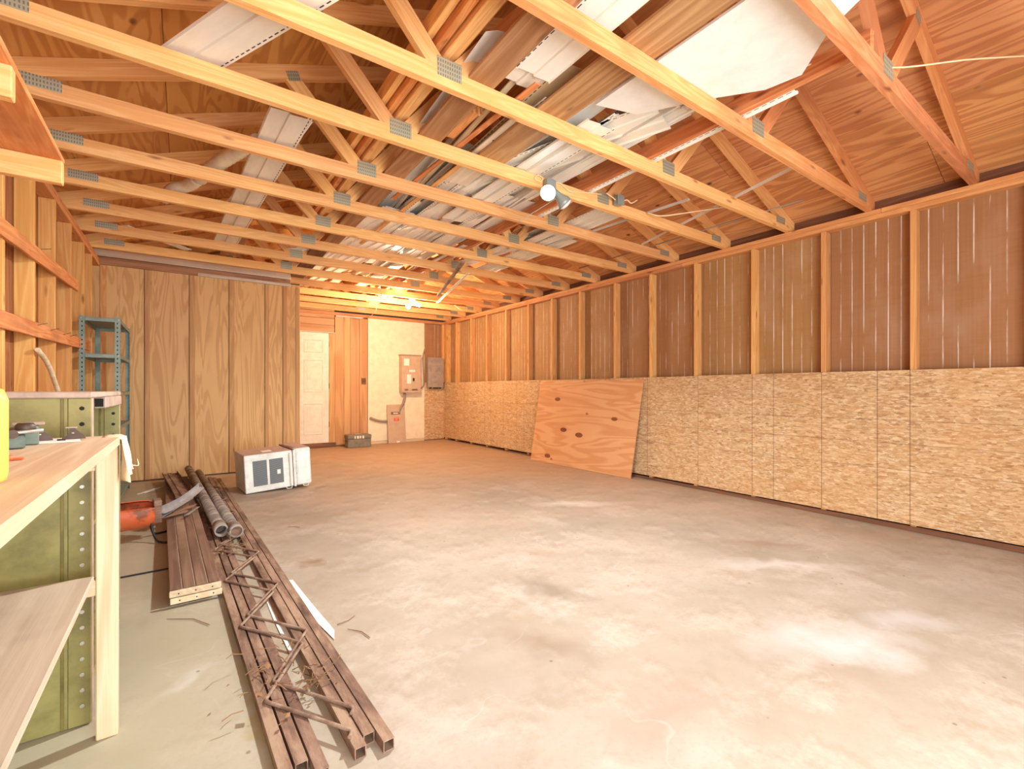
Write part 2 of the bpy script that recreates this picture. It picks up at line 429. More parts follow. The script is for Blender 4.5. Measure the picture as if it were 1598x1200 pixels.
# ------------------------------------------------------------------ mesh helpers
def link(o, parent=None):
    COL.objects.link(o)
    if parent is not None: o.parent = parent
    return o
def mesh_obj(name, verts, faces, mat, parent=None, smooth=False):
    me = bpy.data.meshes.new(name)
    me.from_pydata([tuple(v) for v in verts], [], faces)
    me.update()
    if mat is not None: me.materials.append(M[mat] if isinstance(mat, str) else mat)
    if smooth:
        for p in me.polygons: p.use_smooth = True
    return link(bpy.data.objects.new(name, me), parent)
def frame(ex, ey):
    ex = Vector(ex).normalized(); ey = Vector(ey); ez = ex.cross(ey).normalized(); ey = ez.cross(ex).normalized()
    return Matrix((ex, ey, ez)).transposed()
def place(o, loc, ex=(1, 0, 0), ey=(0, 1, 0)):
    o.matrix_basis = Matrix.Translation(Vector(loc)) @ frame(ex, ey).to_4x4()
    return o
def cbox(l, w, t, c=0.003):
    """chamfered box, centred, l along x, w along y, t along z"""
    a, b, d = l / 2, w / 2, t / 2
    c = min(c, a * 0.4, b * 0.4, d * 0.4)
    V = []; idx = {}
    for sx in (-1, 1):
        for sy in (-1, 1):
            for sz in (-1, 1):
                for k in range(3):
                    p = [sx * (a - c), sy * (b - c), sz * (d - c)]
                    p[k] += (sx, sy, sz)[k] * c
                    idx[(sx, sy, sz, k)] = len(V); V.append(tuple(p))
    F = []
    I = idx
    for k, (u, v) in ((0, (1, 2)), (1, (2, 0)), (2, (0, 1))):
        for s in (-1, 1):
            q = []
            for su, sv in ((-1, -1), (1, -1), (1, 1), (-1, 1)):
                t3 = [0, 0, 0]; t3[k] = s; t3[u] = su; t3[v] = sv
                q.append(I[(*t3, k)])
            F.append(q if s > 0 else q[::-1])
    for k, (u, v) in ((0, (1, 2)), (1, (2, 0)), (2, (0, 1))):
        for su in (-1, 1):
            for sv in (-1, 1):
                lo = [0, 0, 0]; hi = [0, 0, 0]
                lo[k] = -1; hi[k] = 1
                for t3 in (lo, hi): t3[u] = su; t3[v] = sv
                q = [I[(*lo, u)], I[(*hi, u)], I[(*hi, v)], I[(*lo, v)]]
                F.append(q if su * sv > 0 else q[::-1])
    for sx in (-1, 1):
        for sy in (-1, 1):
            for sz in (-1, 1):
                q = [I[(sx, sy, sz, 0)], I[(sx, sy, sz, 1)], I[(sx, sy, sz, 2)]]
                F.append(q if sx * sy * sz > 0 else q[::-1])
    return V, F
def board(name, l, w, t, mat, parent, loc, ex=(1, 0, 0), ey=(0, 1, 0), c=0.003):
    V, F = cbox(l, w, t, c)
    return place(mesh_obj(name, V, F, mat, parent), loc, ex, ey)
def abox(name, lo, hi, mat, parent=None, ex=(1, 0, 0), ey=(0, 1, 0), c=0.003):
    """box from corner to corner; ex, ey (world axes) choose the local texture axes"""
    lo = Vector(lo); hi = Vector(hi); d = hi - lo
    ax = Vector([abs(v) for v in ex]); ay = Vector([abs(v) for v in ey]); az = Vector((1, 1, 1)) - ax - ay
    return board(name, d.dot(ax), d.dot(ay), d.dot(az), mat, parent, (lo + hi) / 2, ex, ey, c)
UP = (0, 0, 1); AX = (1, 0, 0); AY = (0, 1, 0); AZ = (0, 0, 1)
def member(name, p0, p1, w, t, mat, parent=None, side=UP, c=0.003):
    """a length of timber from p0 to p1; w measured along 'side'"""
    p0 = Vector(p0); p1 = Vector(p1)
    return board(name, (p1 - p0).length, w, t, mat, parent, (p0 + p1) / 2, p1 - p0, side, c)
def prism(name, poly, d, n, thick, mat, parent, loc=(0, 0, 0)):
    """flat polygon of 3-D points extruded +-thick/2 along n; local x runs along d"""
    R = frame(d, Vector(n).cross(Vector(d)))
    o3 = sum((Vector(p) for p in poly), Vector()) / len(poly)
    loc3 = [R.transposed() @ (Vector(p) - o3) for p in poly]
    k = len(poly)
    V = [(p.x, p.y, -thick / 2) for p in loc3] + [(p.x, p.y, thick / 2) for p in loc3]
    area = sum(loc3[i].x * loc3[(i + 1) % k].y - loc3[(i + 1) % k].x * loc3[i].y for i in range(k))
    F = [list(range(k))[::-1], list(range(k, 2 * k))] + [[i, (i + 1) % k, k + (i + 1) % k, k + i] for i in range(k)]
    if area < 0: F = [f[::-1] for f in F]
    ob = mesh_obj(name, V, F, mat, parent)
    ob.matrix_basis = Matrix.Translation(Vector(loc) + o3) @ R.to_4x4()
    return ob
def tube_data(pts, r, seg=8, cap=True):
    pts = [Vector(p) for p in pts]; V = []; F = []
    n = None
    for i, p in enumerate(pts):
        d = (pts[min(i + 1, len(pts) - 1)] - pts[max(i - 1, 0)]).normalized()
        if n is None:
            n = d.cross(Vector((0, 0, 1))) if abs(d.z) < 0.95 else d.cross(Vector((1, 0, 0)))
        n = (n - d * n.dot(d)).normalized(); b = d.cross(n)
        rr = r[i] if isinstance(r, (list, tuple)) else r
        for k in range(seg):
            a = 2 * math.pi * k / seg
            V.append(p + n * math.cos(a) * rr + b * math.sin(a) * rr)
    for i in range(len(pts) - 1):
        for k in range(seg):
            k2 = (k + 1) % seg
            F.append([i * seg + k, i * seg + k2, (i + 1) * seg + k2, (i + 1) * seg + k])
    if cap:
        F.append(list(range(seg))[::-1]); F.append([(len(pts) - 1) * seg + k for k in range(seg)])
    return V, F
def tube(name, pts, r, mat, parent=None, seg=8, cap=True):
    V, F = tube_data(pts, r, seg, cap)
    o = mesh_obj(name, V, F, mat, parent)
    for p in o.data.polygons: p.use_smooth = len(p.vertices) == 4
    return o
def curve_pts(pts, n=6):
    pts = [Vector(p) for p in pts]; out = []
    for i in range(len(pts) - 1):
        p0 = pts[max(i - 1, 0)]; p1 = pts[i]; p2 = pts[i + 1]; p3 = pts[min(i + 2, len(pts) - 1)]
        for k in range(n):
            t = k / n
            out.append(0.5 * ((2 * p1) + (p2 - p0) * t + (2 * p0 - 5 * p1 + 4 * p2 - p3) * t * t + (3 * p1 - p0 - 3 * p2 + p3) * t ** 3))
    out.append(pts[-1]); return out
def lathe(name, prof, mat, parent=None, seg=20, smooth=True):
    """profile (r, z) revolved about local z"""
    V = []; F = []
    for r, z in prof:
        for k in range(seg):
            a = 2 * math.pi * k / seg; V.append((r * math.cos(a), r * math.sin(a), z))
    for i in range(len(prof) - 1):
        for k in range(seg):
            k2 = (k + 1) % seg
            F.append([i * seg + k, i * seg + k2, (i + 1) * seg + k2, (i + 1) * seg + k])
    F.append(list(range(seg))[::-1]); F.append([(len(prof) - 1) * seg + k for k in range(seg)])
    o = mesh_obj(name, V, F, mat, parent)
    if smooth:
        for p in o.data.polygons: p.use_smooth = len(p.vertices) == 4
    return o
def sheet(name, prof, l, th, mat, parent=None, bend=None):
    """profile polyline (y, z) of sheet material, thickness th, run along local x for length l"""
    nx = 1 if bend is None else 12
    k = len(prof); V = []; F = []
    for i in range(nx + 1):
        x = -l / 2 + l * i / nx
        dz = bend(i / nx) if bend else 0.0
        for (y, z) in prof: V.append((x, y, z + dz))
        for (y, z) in prof: V.append((x, y, z + dz + th))
    s = 2 * k
    for i in range(nx):
        for j in range(k - 1):
            a = i * s + j; b = a + s
            F.append([a, a + 1, b + 1, b]); F.append([a + k, b + k, b + k + 1, a + k + 1])
        a = i * s; F.append([a, a + s, a + s + k, a + k])
        a = i * s + k - 1; F.append([a, a + k, a + s + k, a + s])
    for i, fl in ((0, False), (nx, True)):
        for j in range(k - 1):
            a = i * s + j; q = [a, a + k, a + k + 1, a + 1]
            F.append(q[::-1] if fl else q)
    return mesh_obj(name, V, F, mat, parent)
def empty(name, loc=(0, 0, 0), rz=0.0):
    o = bpy.data.objects.new(name, None); o.empty_display_size = 0.1
    o.location = loc; o.rotation_euler = (0, 0, rz); COL.objects.link(o); return o
def tag(o, label, cat, group=None):
    o['label'] = label; o['category'] = cat
    if group: o['group'] = group
    return o
def struct(o):
    o['kind'] = 'structure'
    if o.type == 'MESH':
        o.data.transform(o.matrix_basis); o.matrix_basis = Matrix.Identity(4)
    return o
def copy_tree(o, parent=None):
    c = o.copy(); COL.objects.link(c); c.parent = parent
    for ch in list(o.children): copy_tree(ch, c)
    return c

# ------------------------------------------------------------------ floor
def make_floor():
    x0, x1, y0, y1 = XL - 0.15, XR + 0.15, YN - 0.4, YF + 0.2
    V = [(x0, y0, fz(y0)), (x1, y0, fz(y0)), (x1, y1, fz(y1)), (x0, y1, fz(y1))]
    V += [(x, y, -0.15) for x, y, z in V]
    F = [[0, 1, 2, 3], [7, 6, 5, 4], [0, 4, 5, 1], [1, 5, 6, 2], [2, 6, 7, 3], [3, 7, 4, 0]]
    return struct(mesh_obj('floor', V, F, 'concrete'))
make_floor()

# ------------------------------------------------------------------ roof
def roof_low(x): return PLATE + SL * (HALF - abs(x - XC))
def make_roof():
    # weather skin above the plywood
    e = 3.15; zt = lambda r: PLATE + SL * (HALF - r) + 0.095 + 0.018
    y0, y1 = YN - 0.3, YF + 0.3
    V = []
    for y in (y0, y1):
        for r in (-e, 0, e): V.append((XC + r, y, zt(abs(r))))
        for r in (-e, 0, e): V.append((XC + r, y, zt(abs(r)) + 0.03))
    F = [[0, 1, 7, 6], [1, 2, 8, 7], [3, 9, 10, 4], [4, 10, 11, 5], [0, 6, 9, 3], [2, 5, 11, 8], [0, 3, 4, 1], [1, 4, 5, 2], [6, 7, 10, 9], [7, 8, 11, 10]]
    roof = struct(mesh_obj('ceiling', V, F, 'felt'))
    ln = math.sqrt(1 + SL * SL)
    for side in (-1, 1):
        ey = Vector((-side, 0, SL)).normalized()        # up the slope
        rows = [(3.10, 1.968), (1.968, 0.836), (0.836, 0.004)]
        for ri, (ra, rb) in enumerate(rows):
            y = y0 + (0.0 if ri % 2 == 0 else -1.22)
            while y < y1 - 0.01:
                a = max(y, y0); b = min(y + 2.44, y1)
                rm = (ra + rb) / 2
                z = PLATE + SL * (HALF - rm) + 0.095 + 0.0085
                mat = 'roof_red' if (side > 0) else 'roof'
                board('plywood_panel', b - a - 0.003, (ra - rb) * ln - 0.003, 0.013, mat, roof,
                      (XC + side * rm, (a + b) / 2, z), AY, ey, 0.001)
                y += 2.44
    return roof
make_roof()

# ------------------------------------------------------------------ trusses
def make_truss():
    T = empty('roof_truss')
    H = HALF
    n = (0, 1, 0)
    prism('bottom_chord', [(-H, 0, 0), (H, 0, 0), (H - D2 / SL, 0, D2), (-H + D2 / SL, 0, D2)], AX, n, 0.038, 'pine', T)
    low = lambda r: SL * (H - abs(r))
    for s in (-1, 1):
        d = Vector((-s, 0, SL))
        e = 3.05
        poly = [(s * e, 0, low(e)), (0, 0, low(0)), (0, 0, low(0) + 0.095), (s * e, 0, low(e) + 0.095)]
        prism('top_chord', poly, d, n, 0.0382, 'pine', T)
        def web(b, tgt, half=0.0445, stop=None):
            p = Vector((b[0], 0, b[1])); q = Vector((tgt[0], 0, tgt[1])); d = (q - p).normalized()
            nn = Vector((-d.z, 0, d.x)); pts = []
            lohi = []
            for o in (-half, half):
                a = p + nn * o
                k0 = (D2 + 0.0005 - a.z) / d.z
                # meets low(|x|) line
                k1 = (SL * (H - s * a.x) - 0.0005 - a.z) / (d.z + SL * s * d.x)
                # do not cross the centre line
                if abs(d.x) > 1e-4:
                    kc = (s * 0.003 - a.x) / d.x
                    if kc > 0: k1 = min(k1, kc)
                lohi.append((a + d * k0, a + d * k1))
            prism('web', [lohi[0][0], lohi[1][0], lohi[1][1], lohi[0][1]], d, n, 0.036, 'pine', T)
        web((s * 0.80, D2), (s * 0.03, low(0.03)))
        web((s * 0.905, D2), (s * 1.31, low(1.31)))
        def plate(x, z, w, h, rot=0.0):
            o = board('nail_plate', w, h, 0.0016, 'gusset', T, (x, -0.0202, z), (math.cos(rot), 0, math.sin(rot)), (-math.sin(rot), 0, math.cos(rot)), 0.0003)
        plate(s * (H - 0.26), 0.070, 0.16, 0.06, 0)
        plate(s * 0.845, 0.087, 0.13, 0.09, 0)
        plate(s * 1.31, low(1.31) + 0.02, 0.075, 0.06, -s * 0.36)
    board('nail_plate', 0.12, 0.10, 0.0016, 'gusset', T, (0, -0.0205, low(0) + 0.03), AX, AZ, 0.0003)
    return T
truss0 = make_truss()
TR = []
for i, y in enumerate(TY):
    o = truss0 if i == 0 else copy_tree(truss0)
    o.location = (XC, y, PLATE)
    k = i - 4
    W = ('', 'first', 'second', 'third', 'fourth', 'fifth', 'sixth', 'seventh', 'eighth', 'ninth', 'tenth', 'eleventh')
    lab = 'pine roof truss, %s beyond the floodlight truss towards the far wall' % W[abs(k)]
    if k < 0: lab = 'pine roof truss, %s before the floodlight truss towards the open front' % W[-k]
    if k == 0: lab = 'pine roof truss that carries the lit grey floodlight'
    if k == 7: lab = 'pine roof truss over the closet front, beside the lit porcelain bulb holder'
    tag(o, lab, 'roof truss', 'pine roof trusses')
    TR.append(o)
for o in TR[:3]:
    for ch in o.children:
        if ch.name.startswith(('bottom', 'top', 'web')):
            ch.material_slots[0].link = 'OBJECT'; ch.material_slots[0].material = M['pine_orange']

# ------------------------------------------------------------------ right wall
RST = [0.47, 1.082, 1.686, 2.292, 2.912, 3.50, 4.06, 4.701, 5.305, 5.888, 6.518, 7.133, 7.70, 8.295]
def make_right():
    xo = XR + D2
    w = struct(abox('wall_right', (xo + 0.014, YN, -0.1), (xo + 0.05, YF + 0.15, 2.70), 'felt', None, AY, AZ, 0))
    ys = [YN] + [0.47 - 1.21 + 1.2095 * i for i in range(8)] + [YF + 0.1]
    for a, b in zip(ys[:-1], ys[1:]):
        if b - a > 0.05:
            abox('sheathing_panel', (xo + 0.001, a + 0.0015, 0.02), (xo + 0.012, b - 0.0015, 2.50), 'sheath', w, (0, -1, 0), AZ, 0.001)
    for y in [YN + 0.05, -0.13] + RST:
        abox('stud', (XR, y, 0.042), (xo, y + 0.038, 2.444), 'stud', w, AZ, AY)
    abox('stud', (XR, YF - 0.13, 0.042), (xo, YF - 0.035, 2.444), 'stud', w, AZ, AY)
    yb = [YN, 1.30, 4.96, YF + 0.08]
    for a, b in zip(yb[:-1], yb[1:]):
        abox('top_plate', (XR - 0.002, a, 2.4825), (xo, b - 0.002, PLATE - 0.0005), 'plate', w, AY, AX)
    yb = [YN, 3.1, 6.76, YF + 0.08]
    for a, b in zip(yb[:-1], yb[1:]):
        abox('top_plate', (XR, a, 2.4445), (xo, b - 0.002, 2.482), 'plate', w, AY, AX)
    abox('sill_plate', (XR + 0.002, YN, 0.0), (xo, YF, 0.0415), 'darkwood', w, AY, AX)
    # strand board dado
    ys = [YN, 0.453, 2.893, 5.333, 7.773, YF]
    for i, (a, b) in enumerate(zip(ys[:-1], ys[1:])):
        z0 = 0.048 + 0.003 * (i % 2)
        abox('strand_board', (XR - 0.0115, a + 0.002, z0 + fz((a + b) / 2)), (XR - 0.0005, b - 0.002, 1.226 + 0.004 * (i % 2)), 'osb', w, (0, -1, 0), AZ, 0.001)
    # frieze board closing the eave between the truss ends
    abox('frieze_board', (xo + 0.002, YN, PLATE + 0.001), (xo + 0.013, YF + 0.1, PLATE + 0.094), 'darkwood', w, AY, AZ, 0.001)
make_right()

# ------------------------------------------------------------------ left wall
def make_left():
    xo = XL - D2
    w = struct(abox('wall_left', (xo - 0.06, YN, -0.1), (xo - 0.021, YF + 0.15, 2.70), 'felt', None, AY, AZ, 0))
    y = YN; rr = random.Random(5)
    while y < YF:
        b = min(y + 0.235, YF + 0.1)
        abox('wall_board', (xo - 0.020, y + 0.002, 0.02), (xo - 0.001, b - 0.002, 2.52), 'barnwood', w, AZ, AY, 0.002)
        y = b
    for y in (-1.15, -0.24, 0.37, 0.98, 1.59, 2.2, 2.81, 3.42, 4.027, 4.605, 5.194, 5.80, 6.244, 7.4, 8.0, 8.6):
        abox('stud', (xo, y, 0.042), (XL, y + 0.038, 2.444), 'left_stud', w, AZ, AX)
    abox('top_plate', (xo, YN, 2.4445), (XL, YF + 0.08, 2.482), 'plate', w, AY, AX)
    abox('top_plate', (xo, YN, 2.4825), (XL, YF + 0.08, PLATE - 0.0005), 'plate', w, AY, AX)
    abox('sill_plate', (xo, YN, 0.0), (XL, YF, 0.0415), 'darkwood', w, AY, AX)
    member('brace_board', (XL + 0.0105, 2.4, 1.405), (XL + 0.0105, 6.00, 1.50), 0.089, 0.019, 'pine_red', w)
    member('brace_board', (XL + 0.0105, 2.4, 1.855), (XL + 0.0105, 5.40, 1.965), 0.089, 0.019, 'pine_red', w)
    abox('frieze_board', (xo - 0.013, YN, PLATE + 0.001), (xo - 0.002, YF + 0.1, PLATE + 0.094), 'darkwood', w, AY, AZ, 0.001)
    for (y, z) in ((4.0, 1.475), (4.35, 1.48), (4.75, 1.49), (4.1, 1.965), (5.0, 1.50)):
        tube('bent_nail', [(XL + 0.018, y, z), (XL + 0.055, y + 0.05, z + 0.02)], 0.0018, 'darkmetal', w, 5)
make_left()

# ------------------------------------------------------------------ front wall with the open garage doorway
def make_front():
    w = struct(abox('wall_front', (XL - 0.12, YN - 0.10, -0.1), (-0.7, YN - 0.01, 2.70), 'felt', None, AX, AZ, 0))
    abox('front_pier', (2.80, YN - 0.10, -0.1), (XR + 0.12, YN - 0.01, 2.70), 'barnwood', w, AZ, AX, 0)
    abox('door_header', (-0.7, YN - 0.10, 2.25), (2.80, YN - 0.01, 2.70), 'barnwood', w, AX, AZ, 0)
    prism('gable_panel', [(XL - 0.2, YN - 0.05, 2.70), (XR + 0.2, YN - 0.05, 2.70), (XC, YN - 0.05, roof_low(XC) + 0.11)], AX, AY, 0.04, 'roof', w)
make_front()

# ------------------------------------------------------------------ far wall
def make_far():
    w = struct(abox('wall_far', (XL - 0.1, YF + 0.03, -0.1), (XR + 0.1, YF + 0.09, 2.62), 'felt', None, AX, AZ, 0))
    y0, y1 = YF, YF + 0.028
    # boards above the door
    z = 2.125
    for k in range(4):
        abox('lap_board', (1.20, y0 + 0.004, z + 0.001), (2.275, y1, z + 0.128), 'far_ply', w, AX, AZ, 0.004); z += 0.130
    # grooved panelling beside the door
    xs = [2.285, 2.447, 2.564, 2.735, 2.888]
    for a, b in zip(xs[:-1], xs[1:]):
        abox('panelling_board', (a + 0.0015, y0 + 0.005, 0.06), (b - 0.0015, y1, 2.43), 'far_ply', w, AZ, AX, 0.003)
    abox('door_jamb', (2.180, y0 - 0.004, 0.05), (2.283, y1, 2.122), 'far_ply', w, AZ, AX)
    abox('outlet_box', (2.768, y0 - 0.012, 1.185), (2.852, y0 + 0.004, 1.30), 'darkwood', w)
    abox('cream_board', (2.89, y0 - 0.012, 0.085), (4.058, y0 + 0.004, 2.446), 'cream', w, AX, AZ, 0.002)
    abox('base_board', (2.89, y0 - 0.004, 0.03), (4.058, y0 + 0.01, 0.083), 'bench', w, AX, AZ, 0.002)
    xs = [4.062, 4.29, XR]
    for a, b in zip(xs[:-1], xs[1:]):
        abox('strand_board', (a, y0 - 0.004, 0.05), (b - 0.002, y0 + 0.008, 1.228), 'osb_far', w, AX, AZ, 0.001)
    abox('sheathing_panel', (4.062, y0 + 0.006, 1.23), (XR + D2, y0 + 0.018, 2.44), 'sheath', w, AX, AZ, 0.001)
    abox('corner_stud', (4.452, y0 - 0.03, 1.231), (XR - 0.001, y0 + 0.005, 2.444), 'stud', w, AZ, AX)
    abox('top_plate', (1.2, y0 - 0.02, 2.4475), (XR, y0 + 0.069, 2.505), 'plate', w, AX, AZ)
    abox('white_strip', (2.30, y0 - 0.008, 2.432), (2.80, y0 + 0.004, 2.447), 'white_board', w, AX, AZ)
    abox('sill_plate', (1.25, y0 + 0.006, 0.0), (XR, y0 + 0.03, 0.058), 'darkwood', w, AX, AZ)
    # gable boards above
    xs = [XL - 0.1 + 0.6 * i for i in range(10)]
    for a in xs:
        b = min(a + 0.598, XR + 0.1)
        if b - a < 0.05: continue
        za, zb = roof_low(a) + 0.09, roof_low(b) + 0.09
        pts = [(a, YF + 0.045, 2.508), (b, YF + 0.045, 2.508), (b, YF + 0.045, zb)]
        if a < XC < b: pts.append((XC, YF + 0.045, roof_low(XC) + 0.09))
        pts.append((a, YF + 0.045, za))
        prism('gable_panel', pts, AZ, AY, 0.012, 'roof', w)
make_far()

def make_door():
    x0, x1, z0, z1 = 1.262, 2.174, 0.115, 2.105
    y = YF
    d = struct(abox('door_1', (x0, y - 0.012, z0), (x1, y + 0.028, z1), 'door', None, AX, AZ, 0.003))
    base = d.location.copy()
    for cx in (x0 + 0.265, x1 - 0.265):
        for (za, zb) in ((0.27, 0.84), (1.03, 1.62), (1.74, 1.98)):
            for (nm, ins, yy) in (('panel_moulding', 0.0, 0.007), ('raised_panel', 0.055, 0.0055)):
                hw = 0.165 - ins
                if nm == 'panel_moulding':
                    ring = []
                    o4 = [(cx - hw, za), (cx + hw, za), (cx + hw, zb), (cx - hw, zb)]
                    i4 = [(cx - hw + 0.022, za + 0.022), (cx + hw - 0.022, za + 0.022), (cx + hw - 0.022, zb - 0.022), (cx - hw + 0.022, zb - 0.022)]
                    V = []; F = []
                    for (ax, az), (bx, bz) in zip(o4, i4):
                        V += [(ax, 0, az), ((ax + bx) / 2, -yy, (az + bz) / 2), (bx, 0, bz)]
                    for k in range(4):
                        a = 3 * k; b = 3 * ((k + 1) % 4)
                        F += [[a, b, b + 1, a + 1], [a + 1, b + 1, b + 2, a + 2]]
                    m = mesh_obj(nm, V, F, 'door', d)
                    m.location = (0, y - 0.0125, 0)
                else:
                    m = abox(nm, (cx - hw, y - 0.0125 - yy, za + ins), (cx + hw, y - 0.0123, zb - ins), 'door', d, AX, AZ, 0.005)
    for z in (0.40, 1.10, 1.86):
        m = abox('hinge', (x1 - 0.002, y - 0.018, z), (x1 + 0.012, y - 0.006, z + 0.1), 'hinge', d)
    struct(abox('trim_1', (1.24, y - 0.05, fz(y) + 0.0), (2.29, y + 0.02, 0.112), 'darkwood', None, AX, AZ))
    struct(abox('trim_2', (1.24, y - 0.045, 2.106), (2.283, y + 0.003, 2.122), 'whitewood', None, AX, AZ))
make_door()

# ------------------------------------------------------------------ closet that juts into the room
def make_closet():
    zb = fz(YCL) + 0.012
    w = struct(abox('wall_closet', (XL - D2, YCL + 0.016, fz(YCL)), (1.302, YCL + 0.06, 2.515), 'felt', None, AX, AZ, 0))
    def add(o):
        o.parent = w; return o
    xs = [-0.83, -0.362, 0.063, 0.473, 0.875, 1.088, 1.302]
    for i, (a, b) in enumerate(zip(xs[:-1], xs[1:])):
        add(abox('plywood_panel', (a + 0.002, YCL, zb), (b - 0.002, YCL + 0.013, 2.50), 'closet', None, AZ, (-1, 0, 0), 0.001))
    for (a, b, z1) in ((-0.745, -0.692, 2.46), (-0.356, -0.309, 2.46), (0.069, 0.121, 2.46), (0.479, 0.536, 2.46), (0.881, 0.925, 2.46), (1.094, 1.14, 2.46), (1.25, 1.30, 2.46)):
        add(abox('batten', (a, YCL - 0.016, zb), (b, YCL - 0.0005, z1), 'stud' if a < -0.6 else 'batten', None, AZ, AX))
    add(abox('header_board', (XL - 0.08, YCL - 0.019, 2.465), (1.18, YCL - 0.0005, 2.552), 'brown_plank', None, AX, AZ))
    add(abox('header_board', (-0.80, YCL - 0.04, 2.556), (1.18, YCL + 0.025, 2.632), 'whitewood', None, AX, AZ))
    add(abox('header_board', (-0.80, YCL - 0.055, 2.634), (1.19, YCL + 0.025, 2.672), 'pine', None, AX, AY))
    add(abox('ledger_strip', (0.15, YCL - 0.035, 2.462), (1.18, YCL - 0.0195, 2.50), 'whitewood', None, AX, AZ))
    y = YCL + 0.062
    add(abox('side_panel', (1.285, y, fz(8)), (1.302, YF, 2.45), 'closet', None, AZ, AY, 0.001))
make_closet()

# ================================================================== furniture and things on the floor
def local_root(name, loc, rz=0.0): return empty(name, loc, rz)

# ---- workbench
def make_bench():
    B = empty('workbench', (-0.46, 1.2, fz(1.2)))
    o = B.location
    def bx(nm, lo, hi, mat, ex=AX, ey=AY, c=0.003):
        return abox(nm, Vector(lo) - o, Vector(hi) - o, mat, B, ex, ey, c)
    bx('worktop', (-0.742, 0.15, 0.908), (-0.158, 1.95, 0.933), 'bench', AY, AX)
    for (x, y) in ((-0.217, 1.89), (-0.742, 1.89), (-0.217, 0.20), (-0.742, 0.20)):
        bx('leg', (x, y, fz(y)), (x + 0.052, y + 0.038, 0.9075), 'bench', AZ, AX)
    bx('apron_rail', (-0.6895, 1.895, 0.83), (-0.2175, 1.925, 0.9075), 'bench', AX, AZ)
    bx('apron_rail', (-0.6895, 0.205, 0.83), (-0.2175, 0.233, 0.9075), 'bench', AX, AZ)
    bx('lower_shelf', (-0.742, 0.25, 0.500), (-0.2175, 1.87, 0.518), 'old_ply', AY, AX)
    bx('shelf_cleat', (-0.6895, 1.892, 0.448), (-0.2175, 1.925, 0.498), 'bench', AX, AZ)
    bx('shelf_cleat', (-0.6895, 0.205, 0.448), (-0.2175, 0.233, 0.498), 'bench', AX, AZ)
    tag(B, 'pale unpainted wooden workbench with a dusty lower shelf', 'workbench')
make_bench()

# ---- shelf high on the left wall over the bench
def make_high_shelf():
    S = empty('wall_shelf', (-0.565, 1.6, 1.87)); o = S.location
    def bx(nm, lo, hi, mat, ex=AX, ey=AY): return abox(nm, Vector(lo) - o, Vector(hi) - o, mat, S, ex, ey)
    bx('shelf_board', (-0.744, 0.9, 1.985), (-0.386, 2.56, 2.003), 'pine_red', AY, AX)
    for y in (1.0, 1.86, 2.52):
        bx('cross_cleat', (-0.744, y, 1.895), (-0.388, y + 0.038, 1.9845), 'pine', AX, AZ)
    tag(S, 'overhead wooden shelf on pine cleats above the workbench', 'shelf')
make_high_shelf()

# ---- yellow jug
def make_jug():
    J = empty('plastic_jug', (-0.279, 1.05, 0.9335)); J.scale = (0.87, 0.87, 0.87)
    lathe('body', [(0.052, 0.0), (0.062, 0.006), (0.064, 0.02), (0.064, 0.150), (0.058, 0.168), (0.03, 0.182), (0.022, 0.185)], 'yellow', J, 24)
    lathe('cap', [(0.024, 0.1855), (0.024, 0.205), (0.020, 0.208)], 'black', J, 16)
    tube('handle', curve_pts([(-0.055, 0, 0.165), (-0.085, 0, 0.15), (-0.088, 0, 0.09), (-0.062, 0, 0.06)], 4), 0.010, 'yellow', J, 8)
    tag(J, 'yellow plastic jug standing on the workbench', 'jug')
make_jug()

